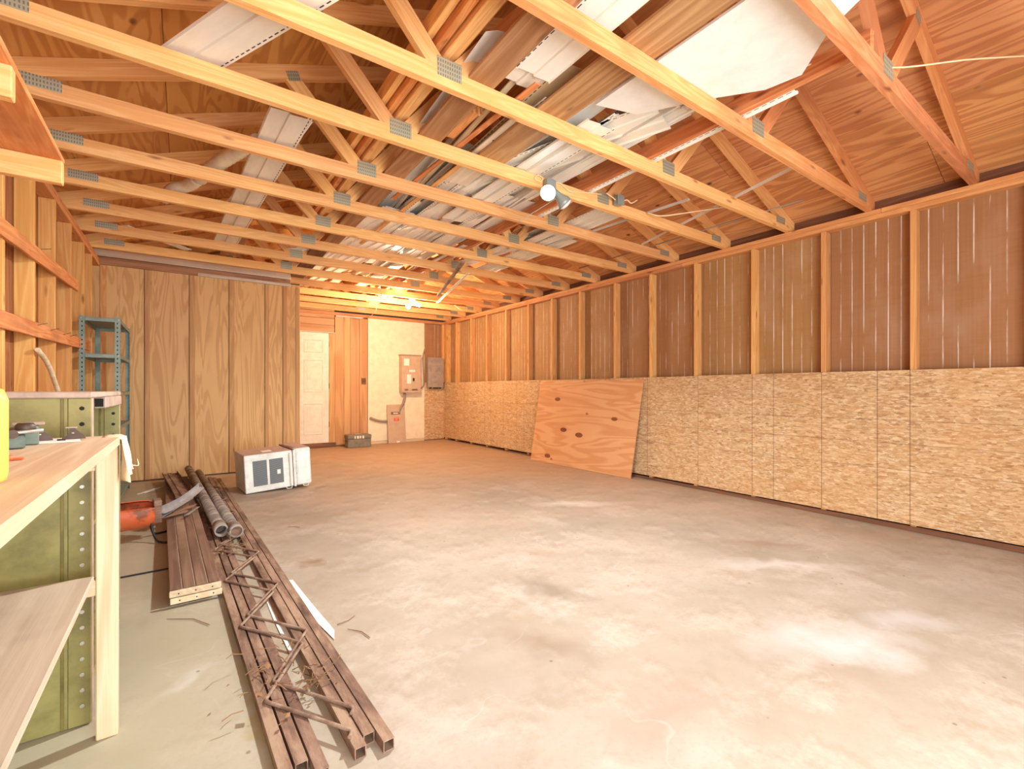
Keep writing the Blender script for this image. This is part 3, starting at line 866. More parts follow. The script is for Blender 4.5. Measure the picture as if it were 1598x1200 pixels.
# ---- small things on the bench
def make_bench_bits():
    card = empty('metal_plate', (-0.290, 1.817, 0.9335), 0.15); card.scale = (0.87, 0.87, 0.87)
    board('plate_sheet', 0.11, 0.14, 0.003, 'paper', card, (0, 0, 0.0018))
    board('dark_mark', 0.02, 0.07, 0.0006, 'hole', card, (0.01, 0.01, 0.0037), AX, AY, 0.0001)
    tag(card, 'thin pale plate under two dark brackets on the workbench', 'metal plate')
    for k, (x, y, rz, lab) in enumerate(((-0.322, 1.817, 0.25, 'dark metal bracket on the pale plate, beside the grey tool'), (-0.256, 1.834, 0.1, 'dark metal bracket on the pale plate, beside the bench end'))):
        b = empty('metal_bracket', (x, y, 0.9368), rz); b.scale = (0.87, 0.87, 0.87)
        prism('side_plate', [(-0.03, 0, 0.0), (0.028, 0, 0.0), (0.022, 0, 0.014), (0.0, 0, 0.036), (-0.012, 0, 0.036), (-0.016, 0, 0.012), (-0.03, 0, 0.006)], AX, AY, 0.003, 'darkmetal', b)
        board('top_tab', 0.028, 0.022, 0.003, 'dust_metal', b, (-0.008, 0.012, 0.0378))
        board('foot', 0.05, 0.02, 0.003, 'darkmetal', b, (0, 0.012, 0.0018))
        lathe('bolt', [(0.005, 0), (0.005, 0.004), (0.003, 0.005)], 'steel', b, 8).location = (-0.004, 0.0018, 0.018)
        tag(b, lab, 'bracket', 'brackets on the bench')
    v = empty('bench_vise', (-0.368, 1.687, 0.9335), 0.2); v.scale = (0.87, 0.87, 0.87)
    board('jaw', 0.05, 0.03, 0.06, 'tealtool', v, (0.05, 0.06, 0.03))
    board('jaw_cap', 0.07, 0.04, 0.008, 'dust_metal', v, (0.052, 0.06, 0.0645))
    board('body_casting', 0.07, 0.13, 0.04, 'tealtool', v, (0.01, 0.0, 0.021))
    tube('spindle', [(0.02, -0.11, 0.045), (0.02, 0.04, 0.045)], 0.012, 'darkmetal', v, 10)
    tube('handle_bar', [(-0.03, -0.10, 0.045), (0.08, -0.10, 0.052)], 0.005, 'steel', v, 8)
    lathe('spindle_collar', [(0.018, 0), (0.022, 0.008), (0.022, 0.022), (0.016, 0.03)], 'darkmetal', v, 14).location = (0.045, -0.06, 0.043)
    tag(v, 'greyed teal bench vise with dark spindle on the workbench', 'vise')
    d = empty('tool_case', (-0.471, 1.747, 0.9335), 0.1); d.scale = (0.87, 0.87, 0.87)
    board('lower_half', 0.12, 0.16, 0.045, 'black', d, (0, 0, 0.0235))
    prism('dusty_lid', [(-0.062, 0, 0.0465), (0.062, 0, 0.0465), (0.075, 0, 0.075), (0.04, 0, 0.10), (-0.062, 0, 0.105)], AX, AY, 0.16, 'dust_metal', d)
    tag(d, 'dusty pink grey case with black base behind the vise', 'tool case')
    b = empty('orange_stopper', (-0.298, 1.384, 0.9335))
    lathe('cap_body', [(0.012, 0), (0.014, 0.003), (0.012, 0.009), (0.008, 0.011)], 'orange_bright', b, 16)
    board('cap_tab', 0.03, 0.010, 0.004, 'orange_bright', b, (0.012, 0, 0.0025))
    tag(b, 'bright orange plastic stopper lying on the workbench', 'stopper')
make_bench_bits()

def make_rag():
    R = empty('cloth_rag', (-0.165, 1.905, 0.8165))
    n, m = 12, 10; V = []; F = []
    for i in range(n + 1):
        u = i / n                                  # from on the top, over the edge, down
        for j in range(m + 1):
            w = j / m - 0.5
            wid = 0.085 + 0.05 * u
            fold = 0.010 * math.sin(w * 15 + u * 3)
            if u < 0.3:
                x = -0.035 + u / 0.3 * 0.046; z = 0.1175 + 0.003 * math.cos(w * 20)
            else:
                t = (u - 0.3) / 0.7
                x = 0.013 + 0.010 * t + fold * (0.25 + t); z = 0.1175 - 0.118 * t - 0.016 * abs(w) * t + 0.03 * w * t
            V.append((x, w * wid + 0.012, z))
    for i in range(n):
        for j in range(m):
            a = i * (m + 1) + j; F.append([a, a + 1, a + m + 2, a + m + 1])
    o = mesh_obj('draped_cloth', V, F, 'cloth', R, True)
    so = o.modifiers.new('thick', 'SOLIDIFY'); so.thickness = 0.0025; so.offset = 1
    tube('loose_thread', curve_pts([(0.03, 0.03, 0.02), (0.045, 0.07, 0.012), (0.04, 0.10, 0.03)], 4), 0.0015, 'cloth', R, 5)
    tag(R, 'peach rag draped over the end of the workbench', 'rag')
make_rag()

# ---- olive steel cabinet behind the bench
def make_cabinet():
    x0, x1, ya, yb, zt = -0.742, -0.240, 2.005, 2.83, 1.072
    C = empty('steel_cabinet', ((x0 + x1) / 2, (ya + yb) / 2, fz(2.7))); o = C.location
    def bx(nm, lo, hi, mat, c=0.002, par=None):
        return abox(nm, Vector(lo) - o, Vector(hi) - o, mat, C, AX, AZ, c)
    zb = fz(2.7) + 0.001
    for y in (ya, yb - 0.003):
        e = bx('end_panel', (x0, y, zb), (x1 - 0.056, y + 0.003, zt - 0.02), 'olive')
        p = bx('corner_post', (x1 - 0.055, y - 0.004, zb), (x1, y + 0.005, zt - 0.02), 'olive')
        q = bx('post_flange', (x1 - 0.002, y + 0.0055, zb), (x1 + 0.001, y + 0.042 if y == ya else y + 0.012, zt - 0.02), 'dust_metal')
        bx('panel_fold', (x1 - 0.072, y - 0.003, zb), (x1 - 0.064, y - 0.0005, zt - 0.02), 'olive_dark')
        cp = p.location
        z = 0.07
        while z < zt - 0.03:
            k = lathe('bolt_hole', [(0.0065, 0), (0.0065, 0.0012), (0.0055, 0.0016)], 'steel' if z < 0.84 else 'hole', C, 10)
            place(k, Vector((x1 - 0.022, y - 0.0042, z)) - o, AX, (0, 0, 1))
            z += 0.05
    bx('back_panel', (x0, ya + 0.004, zb), (x0 + 0.003, yb - 0.004, zt - 0.02), 'olive')
    bx('top_sheet', (x0, ya - 0.012, zt - 0.0195), (x1 + 0.004, yb + 0.006, zt), 'dust_metal', 0.004)
    bx('front_lip', (x1 - 0.03, ya + 0.30, zt - 0.062), (x1 + 0.006, yb + 0.006, zt - 0.020), 'dust_metal', 0.004)
    bx('lip_end', (x1 - 0.026, ya + 0.2985, zt - 0.056), (x1 - 0.002, ya + 0.3002, zt - 0.026), 'hole', 0.0002)
    for z in (0.12, 0.62):
        bx('inner_shelf', (x0 + 0.004, ya + 0.006, z), (x1 - 0.004, yb - 0.006, z + 0.012), 'olive')
    tag(C, 'olive green steel cabinet with a dusty top, behind the workbench', 'cabinet')
make_cabinet()

# ---- teal slotted-angle rack
def make_rack():
    x0, x1, ya, yb = -0.740, -0.462, 5.50, 6.45
    R = empty('metal_rack', ((x0 + x1) / 2, (ya + yb) / 2, fz(6))); o = R.location
    zb, zt = fz(6) + 0.001, 1.735
    def bx(nm, lo, hi, mat, c=0.001): return abox(nm, Vector(lo) - o, Vector(hi) - o, mat, R, AX, AZ, c)
    for (x, sx) in ((x0, 1), (x1, -1)):
        for (y, sy) in ((ya, 1), (yb, -1)):
            # angle post, one mesh of two flanges
            a = 0.038; t = 0.003
            P = [(0, 0), (a, 0), (a, t), (t, t), (t, a), (0, a)]
            poly = [(x + sx * px, y + sy * py, (zb + zt) / 2) for px, py in P]
            pr = prism('corner_post', [Vector(p) - o for p in poly], AX, AZ, zt - zb, 'teal', R)
            z = zb + 0.05
            V = []; F = []
            while z < zt - 0.03:
                for (lo, hi) in (((x + sx * 0.016, y - sy * 0.0006, z), (x + sx * 0.024, y - sy * 0.0001, z + 0.014)),
                                 ((x - sx * 0.0006, y + sy * 0.016, z), (x - sx * 0.0001, y + sy * 0.024, z + 0.014))):
                    b = len(V)
                    V += [Vector((xx, yy, zz)) - o for zz in (lo[2], hi[2]) for yy in (lo[1], hi[1]) for xx in (lo[0], hi[0])]
                    F += [[b, b + 1, b + 3, b + 2], [b + 4, b + 6, b + 7, b + 5], [b, b + 4, b + 5, b + 1], [b + 2, b + 3, b + 7, b + 6], [b, b + 2, b + 6, b + 4], [b + 1, b + 5, b + 7, b + 3]]
                z += 0.04
            mesh_obj('punched_slots', V, F, 'hole', R)
    for z in (0.10, 0.42, 0.75, 1.06, 1.40, 1.725):
        tray = bx('shelf_tray', (x0 + 0.004, ya + 0.004, z - 0.003), (x1 - 0.004, yb - 0.004, z), 'teal')
        for (lo, hi) in (((x0 + 0.039, ya + 0.0035, z - 0.034), (x1 - 0.039, ya + 0.0055, z - 0.0035)), ((x0 + 0.039, yb - 0.0055, z - 0.034), (x1 - 0.039, yb - 0.0035, z - 0.0035)),
                         ((x0 + 0.0035, ya + 0.039, z - 0.034), (x0 + 0.0055, yb - 0.039, z - 0.0035)), ((x1 - 0.0055, ya + 0.039, z - 0.034), (x1 - 0.0035, yb - 0.039, z - 0.0035))):
            bx('shelf_edge', lo, hi, 'teal')
        for (x, y) in ((x0 + 0.012, ya - 0.003), (x1 - 0.012, ya - 0.003)):
            k = lathe('bolt_head', [(0.006, 0), (0.006, 0.002), (0.004, 0.003)], 'steel', R, 8)
            place(k, Vector((x, y, z - 0.015)) - o, AX, (0, 0, 1))
    tag(R, 'tall teal slotted-angle metal rack beside the plywood closet', 'rack')
make_rack()
tag(tube('wooden_handle', curve_pts([(-0.725, 4.00, 1.325), (-0.70, 4.37, 1.10), (-0.64, 5.30, fz(5) + 0.014)], 5), 0.014, 'bench', None, 10),
    'pale wooden tool handle leaning against the studs', 'tool handle')

# ---- slatted panels on the floor
def slat_panel(z, dx, lab, nm='slatted_panel'):
    S = empty(nm, (-0.05 + dx, 4.6, z)); L = 3.62
    ex = Vector((-0.031, 1, 0)).normalized(); ey = Vector((-1, -0.031, 0)).normalized()
    S.matrix_basis = Matrix.Translation((-0.002 + dx, 4.62, z)) @ frame(ex, ey).to_4x4()
    for k in range(4):
        board('slat', L - 0.03, 0.0475, 0.0045, 'slat', S, (0.012, -0.081 + 0.054 * k, 0.0289))
    board('dusty_backing', L - 0.06, 0.212, 0.012, 'dust_metal', S, (0.012, 0, 0.0205))
    board('under_rail', 0.06, 0.21, 0.0125, 'slat', S, (0.0, 0, 0.0066))
    board('under_rail', 0.06, 0.21, 0.0125, 'slat', S, (L / 2 - 0.2, 0, 0.0068))
    e = board('end_rail', 0.018, 0.216, 0.030, 'bench', S, (-L / 2 + 0.005, 0, 0.0155))
    for y in (-0.07, 0.0, 0.07):
        k = lathe('nail_hole', [(0.0035, 0), (0.0035, 0.0006)], 'hole', S, 8)
        place(k, (-L / 2 - 0.0045, y, 0.016), (0, 1, 0), (0, 0, 1))
    tag(S, lab, 'wood panel', 'brown slatted panels')
slat_panel(fz(4.6) + 0.012, 0.004, 'brown slatted wood panel lying on the floor under its twin')
slat_panel(fz(4.6) + 0.046, 0.0, 'dirty brown slatted wood panel on top of its twin, under bent flashing')
def steel_channel():
    prof = [(-0.07, 0.028), (-0.068, 0.0), (-0.02, 0.0), (-0.016, 0.006), (0.016, 0.006), (0.02, 0.0), (0.068, 0.0), (0.07, 0.028)]
    c = sheet('brown_channel', prof, 1.55, 0.002, 'rust')
    place(c, (-0.055, 5.90, fz(4.6) + 0.0905), (-0.09, 1, 0), (-1, -0.09, 0))
    tag(c, 'brown metal channel lying on the slatted panel by the closet', 'metal channel')
steel_channel()

# ---- open web steel joists
def joist(xa, xd, y0, y1, z, rods, lab, shift=0.0):
    k = -0.0305
    J = empty('steel_joist', (xa + k * 2.5, 3.9, z))
    o = J.location
    s = 0.034
    for x in (xa, xd):
        a = Vector((x, 1.36 + shift, z + s / 2 + 0.001)); b = Vector((x + k * (y1 - 1.36), y1, z + s / 2 + 0.001))
        d = (b - a).normalized(); R = frame(d, UP)
        # hollow square tube
        V = []; F = []
        for q, X in ((0, 0.0), (1, (b - a).length)):
            for r in (s / 2, s / 2 - 0.003):
                for sy, sz in ((-1, -1), (1, -1), (1, 1), (-1, 1)): V.append((X, sy * r, sz * r))
        for i in range(4):
            j = (i + 1) % 4
            F += [[i, j, 8 + j, 8 + i], [4 + i, 12 + i, 12 + j, 4 + j], [i, 4 + i, 4 + j, j], [8 + i, 8 + j, 12 + j, 12 + i]]
        c = mesh_obj('chord_tube', [v for v in V], [f[::-1] for f in F], 'rust', J)
        c.matrix_basis = Matrix.Translation(a - o) @ R.to_4x4()
    if rods:
        pts = []; y = y0; side = 1
        while y < y1 - 0.2:
            x = (xd - 0.006 if side > 0 else xa + 0.006) + k * (y - 1.36)
            nx = (xa + 0.006 if side > 0 else xd - 0.006) + k * (y - 1.36)
            zz = z + s + rods
            cx = (0.02 if side < 0 else -0.02)
            pts += [(x + cx * 0.5, y - 0.022, zz), (x, y - 0.006, zz), (x, y + 0.006, zz), (x + cx * 0.5, y + 0.022, zz)]
            y += 0.305; side = -side
        tube('zigzag_rod', [Vector(p) - o for p in pts], 0.0062, 'rust_rod', J, 7)
    tag(J, lab, 'steel joist', 'rusty joists')
zf = fz(2.2)
joist(0.232, 0.424, 1.43, 6.62, zf - 0.004, 0.0075, 'rusty open-web steel joist on the floor, touching the slatted panels')
joist(0.272, 0.462, 1.53, 6.55, zf - 0.004, 0.0075, 'rusty open-web steel joist on the floor, between two others', 0.04)
joist(0.314, 0.502, 1.43, 6.45, zf - 0.004, 0.0, 'rusty steel joist lying over the white metal scraps on the floor', -0.02)

# ---- two pipes lying on the joists
def pipe(p0, p1, lab, cap=False):
    P = empty('steel_pipe', p0); a = Vector((0, 0, 0)); b = Vector(p1) - Vector(p0); d = b.normalized()
    r = 0.037
    for nm, q0, q1, ro, ri, mat in (('pipe_body', d * 0.10, b, r, r - 0.004, 'galv'), ('coupling', a, d * 0.14, r + 0.006, r - 0.003, 'galv')):
        V1, F1 = tube_data([q0, q1], ro, 20, False); V2, F2 = tube_data([q0, q1], ri, 20, False)
        n = len(V1); F = F1 + [[i + n for i in f[::-1]] for f in F2]
        for k in range(20):
            k2 = (k + 1) % 20
            F += [[k2, k, n + k, n + k2], [20 + k, 20 + k2, n + 20 + k2, n + 20 + k]]
        o = mesh_obj(nm, V1 + V2, F, mat, P)
        for p in o.data.polygons[:40]: p.use_smooth = True
    if cap:
        V, F = tube_data([d * 0.012, d * 0.03], r - 0.002, 16); mesh_obj('dirt_plug', V, F, 'rust', P)
    tag(P, lab, 'steel pipe', 'weathered pipes')
zp = zf + 0.034 + 0.043 + 0.016
pipe((0.221, 3.80, zp), (0.056, 6.60, zp + 0.06), 'weathered grey steel pipe with an open hollow end, lying on the joists')
pipe((0.305, 3.72, zp), (0.152, 6.55, zp + 0.01), 'weathered grey steel pipe with a dirt-filled rusty end, lying on the joists', True)

# ---- scraps near the joists
def scrap_sheet(name, pts, z, mat, lab, cat, th=0.0015, folds=None, group=None):
    o = prism(name, [(x, y, z) for x, y in pts], AY, AZ, th, mat, None)
    return tag(o, lab, cat, group)
scrap_sheet('metal_sheet', [(0.465, 2.86), (0.505, 2.84), (0.525, 2.5), (0.55, 2.14), (0.53, 2.06), (0.505, 2.25), (0.48, 2.5)], fz(2.5) + 0.003, 'white_board', 'white sheet metal scrap with a rusty edge, poking out beside the joists', 'metal sheet')
scrap_sheet('metal_strip', [(0.345, 2.90), (0.385, 2.92), (0.405, 2.10), (0.355, 2.03), (0.345, 2.4)], fz(2.4) + 0.003, 'white_board', 'white metal strip on the floor between the joist chords', 'metal strip')
scrap_sheet('brown_strip', [(0.345, 3.55), (0.40, 3.5), (0.405, 2.30), (0.36, 2.32)], fz(2.9) + 0.006, 'flash_tan', 'brown weathered strip under the zigzag rods', 'metal strip')

def flashing():
    A = empty('bent_flashing', (-0.02, 4.75, fz(4.6) + 0.092))
    prof = [(-0.045, 0.0), (0.0, 0.003), (0.004, 0.045)]
    for nm, l, loc, ex, mat, bd in (('flashing_strip', 0.78, (0.0, 0.02, 0.030), (0.38, 1.0, 0.05), 'flash', lambda t: 0.03 * (2 * t - 1) ** 2),
                                    ('flashing_strip', 0.60, (-0.05, -0.10, 0.016), (0.38, 1.0, 0.02), 'flash', lambda t: 0.012 * t)):
        o = sheet(nm, prof, l, 0.0012, mat, A, bd); place(o, loc, ex, (-1, 0.38, 0.2))
    for k, (pts, z, rx) in enumerate(((([(-0.10, -0.42), (0.05, -0.30), (0.06, -0.24), (-0.02, -0.25)]), 0.012, 0), (([(-0.04, -0.33), (0.09, -0.16), (0.12, -0.06), (0.04, -0.13)]), 0.016, 0), (([(0.03, -0.46), (0.12, -0.20), (0.135, -0.20), (0.06, -0.45)]), 0.02, 0))):
        o = prism('cut_flap', [(x, y, z + (0.03 if i in (2,) else 0) * 0) for i, (x, y) in enumerate(pts)], AY, AZ, 0.0013, 'flash_tan' if k < 2 else 'flash', A)
    tag(A, 'bent grey flashing strips with tan flaps on the slatted panel', 'flashing')
flashing()
for k, (x, rz) in enumerate(((-0.30, 0.5), (-0.275, 0.52), (-0.245, 0.49))):
    o = board('white_lath', 0.30, 0.012, 0.006, 'white_board', None, (x, 6.12 + 0.02 * k, fz(6.1) + 0.0045), (math.sin(rz), math.cos(rz), 0), (-math.cos(rz), math.sin(rz), 0), 0.001)
    tag(o, 'thin white lath lying on the floor beside the slatted panels', 'lath', 'white laths on the floor')
tag(board('black_rod', 0.26, 0.012, 0.008, 'black', None, (-0.17, 3.43, fz(3.4) + 0.0045), (1, 0.03, 0), (-0.03, 1, 0), 0.002), 'short flat black rod on the floor beside the slatted panels', 'rod')

# ---- orange tub on bent legs
def orange_tub():
    T = empty('orange_barrel', (-0.335, 4.14, fz(4.1)), 0.12)
    L = 0.34; n = 22; R = 0.105
    V = []; F = []
    # open-topped drum lying on its side: shell with a long opening on the upper side
    a0, a1 = math.radians(150), math.radians(408)
    stations = [(-L / 2, 0.55), (-L / 2 + 0.02, 0.92), (-L / 2 + 0.06, 1.0), (L / 2 - 0.08, 1.0), (L / 2 - 0.03, 0.95), (L / 2, 0.78)]
    for th in (0.0, 0.006):
        for x, s in stations:
            for k in range(n + 1):
                a = a0 + (a1 - a0) * k / n; r = R * s - th
                V.append((x, r * math.cos(a), 0.20 + r * math.sin(a)))
    m = n + 1; q = len(stations) * m
    for i in range(len(stations) - 1):
        for k in range(n):
            a = i * m + k; F.append([a, a + 1, a + m + 1, a + m]); F.append([q + a, q + a + m, q + a + m + 1, q + a + 1])
        for k in (0, n):
            a = i * m + k; F.append([a, a + m, q + a + m, q + a])
    for i in (0, len(stations) - 1):
        F.append([i * m + k for k in range(m)])
    o = mesh_obj('drum_shell', V, F, 'orange', T, False)
    for p in o.data.polygons: p.use_smooth = len(p.vertices) == 4
    board('name_plate', 0.10, 0.085, 0.002, 'panel_dark', T, (-0.07, -0.104, 0.19), AX, (0, -0.15, 1), 0.0004)
    for (w, h, x, z) in ((0.03, 0.008, -0.06, 0.205), (0.02, 0.006, -0.065, 0.19), (0.012, 0.02, -0.045, 0.198)):
        board('plate_mark', w, h, 0.001, 'flash', T, (x, -0.1045, z), AX, (0, -0.15, 1), 0.0002)
    board('end_collar', 0.045, 0.10, 0.16, 'rust', T, (L / 2 + 0.02, 0.02, 0.20))
    for (x, y, sx, sy) in ((-0.13, -0.07, -0.01, -0.07), (0.15, -0.06, 0.06, -0.09), (-0.13, 0.07, -0.01, 0.06), (0.15, 0.06, 0.06, 0.07)):
        tube('bent_leg', curve_pts([(x, y, 0.135), (x + sx * 0.2, y + sy * 0.2, 0.06), (x + sx * 0.6, y + sy * 0.8, 0.014), (x + sx + 0.05, y + sy * 1.3, 0.009)], 4), 0.0075, 'black', T, 8)
    tag(T, 'rusty orange open drum with a dark nameplate on bent black legs', 'drum')
M['panel_dark'] = plain('dark_blue_plate', (62, 74, 84), 0.5, grime=0.2)
orange_tub()

# ---- window air conditioner tilted on its side
def air_conditioner():
    A = empty('air_conditioner', (0.52, 5.36, fz(5.3) + 0.002))
    A.rotation_euler = (0, math.radians(-3.0), math.radians(5))
    wd, hh, dp = 0.455, 0.385, 0.50
    board('case', wd, dp, hh, 'acwhite', A, (wd / 2, dp / 2, hh / 2 + 0.004), AX, AY, 0.006)
    board('case_top', wd - 0.004, dp - 0.004, 0.003, 'actop', A, (wd / 2, dp / 2, hh + 0.0062), AX, AY, 0.001)
    board('top_sticker', 0.09, 0.13, 0.001, 'paper', A, (0.24, 0.16, hh + 0.0086), AX, AY, 0.0002)
    for (x0, x1) in ((0.075, 0.205), (0.228, 0.36)):
        z0, z1 = 0.065, 0.325
        g = board('grille', x1 - x0, z1 - z0, 0.002, 'finback', A, ((x0 + x1) / 2, -0.0012, (z0 + z1) / 2), AX, AZ, 0.0004)
        nf = 26
        V = []; F = []
        for i in range(nf):
            z = z0 + (z1 - z0) * (i + 0.5) / nf - (z0 + z1) / 2
            b = len(V); hx = (x1 - x0) / 2 - 0.002
            V += [(-hx, z - 0.0028, 0.004), (hx, z - 0.0028, 0.004), (hx, z + 0.0015, 0.005), (-hx, z + 0.0015, 0.005)]
            F += [[b, b + 1, b + 2, b + 3]]
        f = mesh_obj('fins', V, F, 'fin', g); f['kind'] = 'stuff'
    board('grille_sticker', 0.032, 0.045, 0.001, 'paper', A, (0.315, -0.0075, 0.185), AX, AZ, 0.0002)
    for (x, z, w, h) in ((0.22, 0.352, 0.40, 0.006), (0.22, 0.035, 0.42, 0.006)):
        board('case_seam', w, h, 0.002, 'acwhite', A, (x, -0.001, z), AX, AZ, 0.0006)
    board('foam_strip', 0.028, 0.03, hh - 0.03, 'paper', A, (wd - 0.022, -0.012, hh / 2), AX, AY, 0.006)
    board('mount_rail', 0.018, 0.56, 0.012, 'rust', A, (wd + 0.008, 0.25, hh + 0.014), AX, AY, 0.002)
    board('mount_rail', 0.022, 0.022, hh + 0.02, 'acwhite', A, (wd + 0.012, -0.012, hh / 2 + 0.012), AX, AY, 0.002)
    bez = board('front_bezel', 0.155, 0.57, 0.395, 'acwhite', A, (wd + 0.102, 0.265, 0.205), AX, AY, 0.012)
    board('bezel_top', 0.145, 0.55, 0.003, 'actop', A, (wd + 0.102, 0.265, 0.4045), AX, AY, 0.001)
    board('bezel_frame', 0.115, 0.31, 0.004, 'white_board', A, (wd + 0.106, -0.0215, 0.21), AX, AZ, 0.003)
    for z in (0.14, 0.27):
        k = lathe('screw', [(0.004, 0), (0.004, 0.002), (0.002, 0.003)], 'darkmetal', A, 8); place(k, (wd + 0.032, -0.0205, z), AX, AZ)
    for x in (wd - 0.05, wd + 0.12):
        tube('wire_foot', curve_pts([(x - 0.03, -0.012, 0.012), (x - 0.02, -0.018, -0.006), (x + 0.02, -0.018, -0.006), (x + 0.03, -0.012, 0.012)], 4), 0.004, 'acwhite', A, 6)
    tag(A, 'old white window air conditioner tipped on the concrete floor', 'air conditioner')
air_conditioner()

# ---- leaning plywood sheet
def leaning_sheet():
    p = [Vector((4.305, 5.56, fz(5.5) + 0.002)), Vector((4.375, 3.70, fz(3.7) + 0.002)), Vector((4.492, 3.60, 1.205)), Vector((4.478, 5.44, 1.205))]
    p[3] = p[0] + (p[2] - p[1]) + Vector((0, 0.0, 0))
    n = (p[1] - p[0]).cross(p[3] - p[0]).normalized()
    S = empty('plywood_sheet', (p[0] + p[1]) / 2)
    o = S.location
    prism('sheet_face', [q - o for q in p], p[0] - p[1], n, 0.012, 'lean', S)
    # football patches and knots
    ex = (p[1] - p[0]).normalized(); ey = (p[3] - p[0]).normalized()
    nn = -n if n.x > 0 else n
    for (u, v, r) in ((0.42, 0.93, 0.045), (0.62, 0.50, 0.05), (0.93, 0.45, 0.055), (0.36, 0.10, 0.05), (1.50, 0.70, 0.04), (0.85, 0.20, 0.0)):
        if r == 0: continue
        V = [(r * math.cos(a * 0.524) * 1.3, r * 0.62 * math.sin(a * 0.524), 0) for a in range(12)]
        k = mesh_obj('knot', V + [(x * 0.9, y * 0.9, 0.0009) for x, y, z in V], [list(range(12, 24))] + [[i, (i + 1) % 12, 12 + (i + 1) % 12, 12 + i] for i in range(12)], 'knot', S)
        place(k, p[0] + ex * u + ey * v + nn * 0.0062 - o, ex, ey if nn.dot(ex.cross(ey)) > 0 else -ey)
    tag(S, 'orange knotty plywood sheet leaning against the strand board wall', 'plywood sheet')
M['knot'] = lumber('knot_wood', (150, 92, 54), (120, 66, 38), (60, 36, 24), figure=12)
leaning_sheet()

# ---- electrical gear on the far wall
def elec():
    y = YF - 0.0125
    D = empty('switch_enclosure', (3.71, y, 1.0)); o = D.location
    def bx(par, nm, lo, hi, mat, c=0.003): return abox(nm, Vector(lo) - o, Vector(hi) - o, mat, par, AX, AZ, c)
    bx(D, 'enclosure_body', (3.508, y - 0.15, 1.02), (3.912, y - 0.0005, 1.755), 'panel_tan')
    bx(D, 'rain_hood', (3.495, y - 0.175, 1.7555), (3.925, y, 1.775), 'actop')
    bx(D, 'cover', (3.53, y - 0.156, 1.06), (3.905, y - 0.1505, 1.735), 'panel_tan')
    for (x0, x1, z0, z1) in ((3.55, 3.66, 1.555, 1.69), (3.66, 3.73, 1.43, 1.475), (3.735, 3.755, 1.43, 1.475), (3.762, 3.785, 1.43, 1.475), (3.61, 3.70, 1.20, 1.38)):
        bx(D, 'paper_label', (x0, y - 0.1575, z0), (x1, y - 0.1562, z1), 'paper', 0.0003)
    bx(D, 'lever', (3.735, y - 0.175, 1.25), (3.765, y - 0.1565, 1.31), 'hole')
    for (a, b) in ((3.56, 3.64), (3.71, 3.84)):
        bx(D, 'hasp', (a, y - 0.166, 1.065), (b, y - 0.1565, 1.10), 'panel_grey')
        bx(D, 'hasp_slot', (a + 0.01, y - 0.168, 1.072), (b - 0.01, y - 0.1662, 1.086), 'hole', 0.0004)
    tag(D, 'tan electrical enclosure with paper labels on the cream board', 'electrical box')
    B = empty('breaker_panel', (4.28, YF - 0.005, 1.13)); o = B.location
    bx(B, 'panel_box', (4.100, YF - 0.10, 1.125), (4.447, YF - 0.005, 1.745), 'panel_grey')
    bx(B, 'panel_door', (4.18, YF - 0.108, 1.18), (4.385, YF - 0.1005, 1.58), 'panel_grey')
    bx(B, 'door_rim', (4.20, YF - 0.112, 1.21), (4.365, YF - 0.1085, 1.55), 'panel_grey')
    bx(B, 'latch', (4.36, YF - 0.116, 1.40), (4.375, YF - 0.1125, 1.44), 'steel')
    for x in (4.15, 4.24, 4.30, 4.37):
        bx(B, 'knockout', (x, YF - 0.09, 1.10), (x + 0.035, YF - 0.04, 1.1245), 'hole')
    tag(B, 'grey steel breaker panel in the corner above the strand board', 'breaker panel')
    C = empty('panel_cover', (3.43, YF - 0.125, fz(YF)))
    C.rotation_euler = (math.radians(-6.5), 0, 0)
    board('cover_sheet', 0.365, 0.755, 0.012, 'panel_tan', C, (0, 0, 0.379), AX, AZ, 0.003)
    board('dark_label', 0.185, 0.052, 0.001, 'brownlabel', C, (-0.01, -0.0066, 0.585), AX, AZ, 0.0002)
    board('label_lettering', 0.10, 0.018, 0.0006, 'paper', C, (-0.01, -0.0075, 0.585), AX, AZ, 0.0001)
    r = board('red_label', 0.105, 0.07, 0.001, 'redlabel', C, (0.0, -0.0066, 0.465), AX, AZ, 0.0002)
    for (x, z, w, h) in ((0.0, 0.484, 0.07, 0.007), (0.0, 0.470, 0.05, 0.006), (0.0, 0.452, 0.05, 0.006)):
        board('label_lettering', w, h, 0.0006, 'label_cream', C, (x, -0.0075, z), AX, AZ, 0.0001)
    for x in (-0.04, 0.04):
        board('label_lettering', 0.014, 0.016, 0.0006, 'label_dark', C, (x, -0.0075, 0.461), AX, AZ, 0.0001)
    board('white_tab', 0.06, 0.03, 0.001, 'paper', C, (0.02, -0.0066, 0.025), AX, AZ, 0.0002)
    tag(C, 'tan metal cover with a red label leaning below the enclosure', 'panel cover')
    o = tube('conduit', curve_pts([(3.60, YF - 0.08, 1.018), (3.60, YF - 0.08, 0.92), (3.57, YF - 0.07, 0.80), (3.53, YF - 0.05, 0.72), (3.46, YF - 0.04, 0.56), (3.30, YF - 0.04, 0.47), (3.10, YF - 0.04, 0.475), (2.92, YF - 0.04, 0.54)], 5), 0.024, 'conduit', None, 10)
    tag(o, 'flexible grey conduit running from the enclosure behind the cover', 'conduit')
    o = tube('cable', curve_pts([(3.914, YF - 0.06, 1.09), (3.98, YF - 0.05, 1.12), (4.03, YF - 0.04, 1.2), (4.025, YF - 0.03, 1.5), (4.02, YF - 0.03, 1.75), (4.05, YF - 0.02, 1.88), (4.075, YF - 0.012, 1.95)], 5), 0.014, 'conduit', None, 8)
    tag(o, 'grey cable curving up from the enclosure past the breaker panel', 'cable')
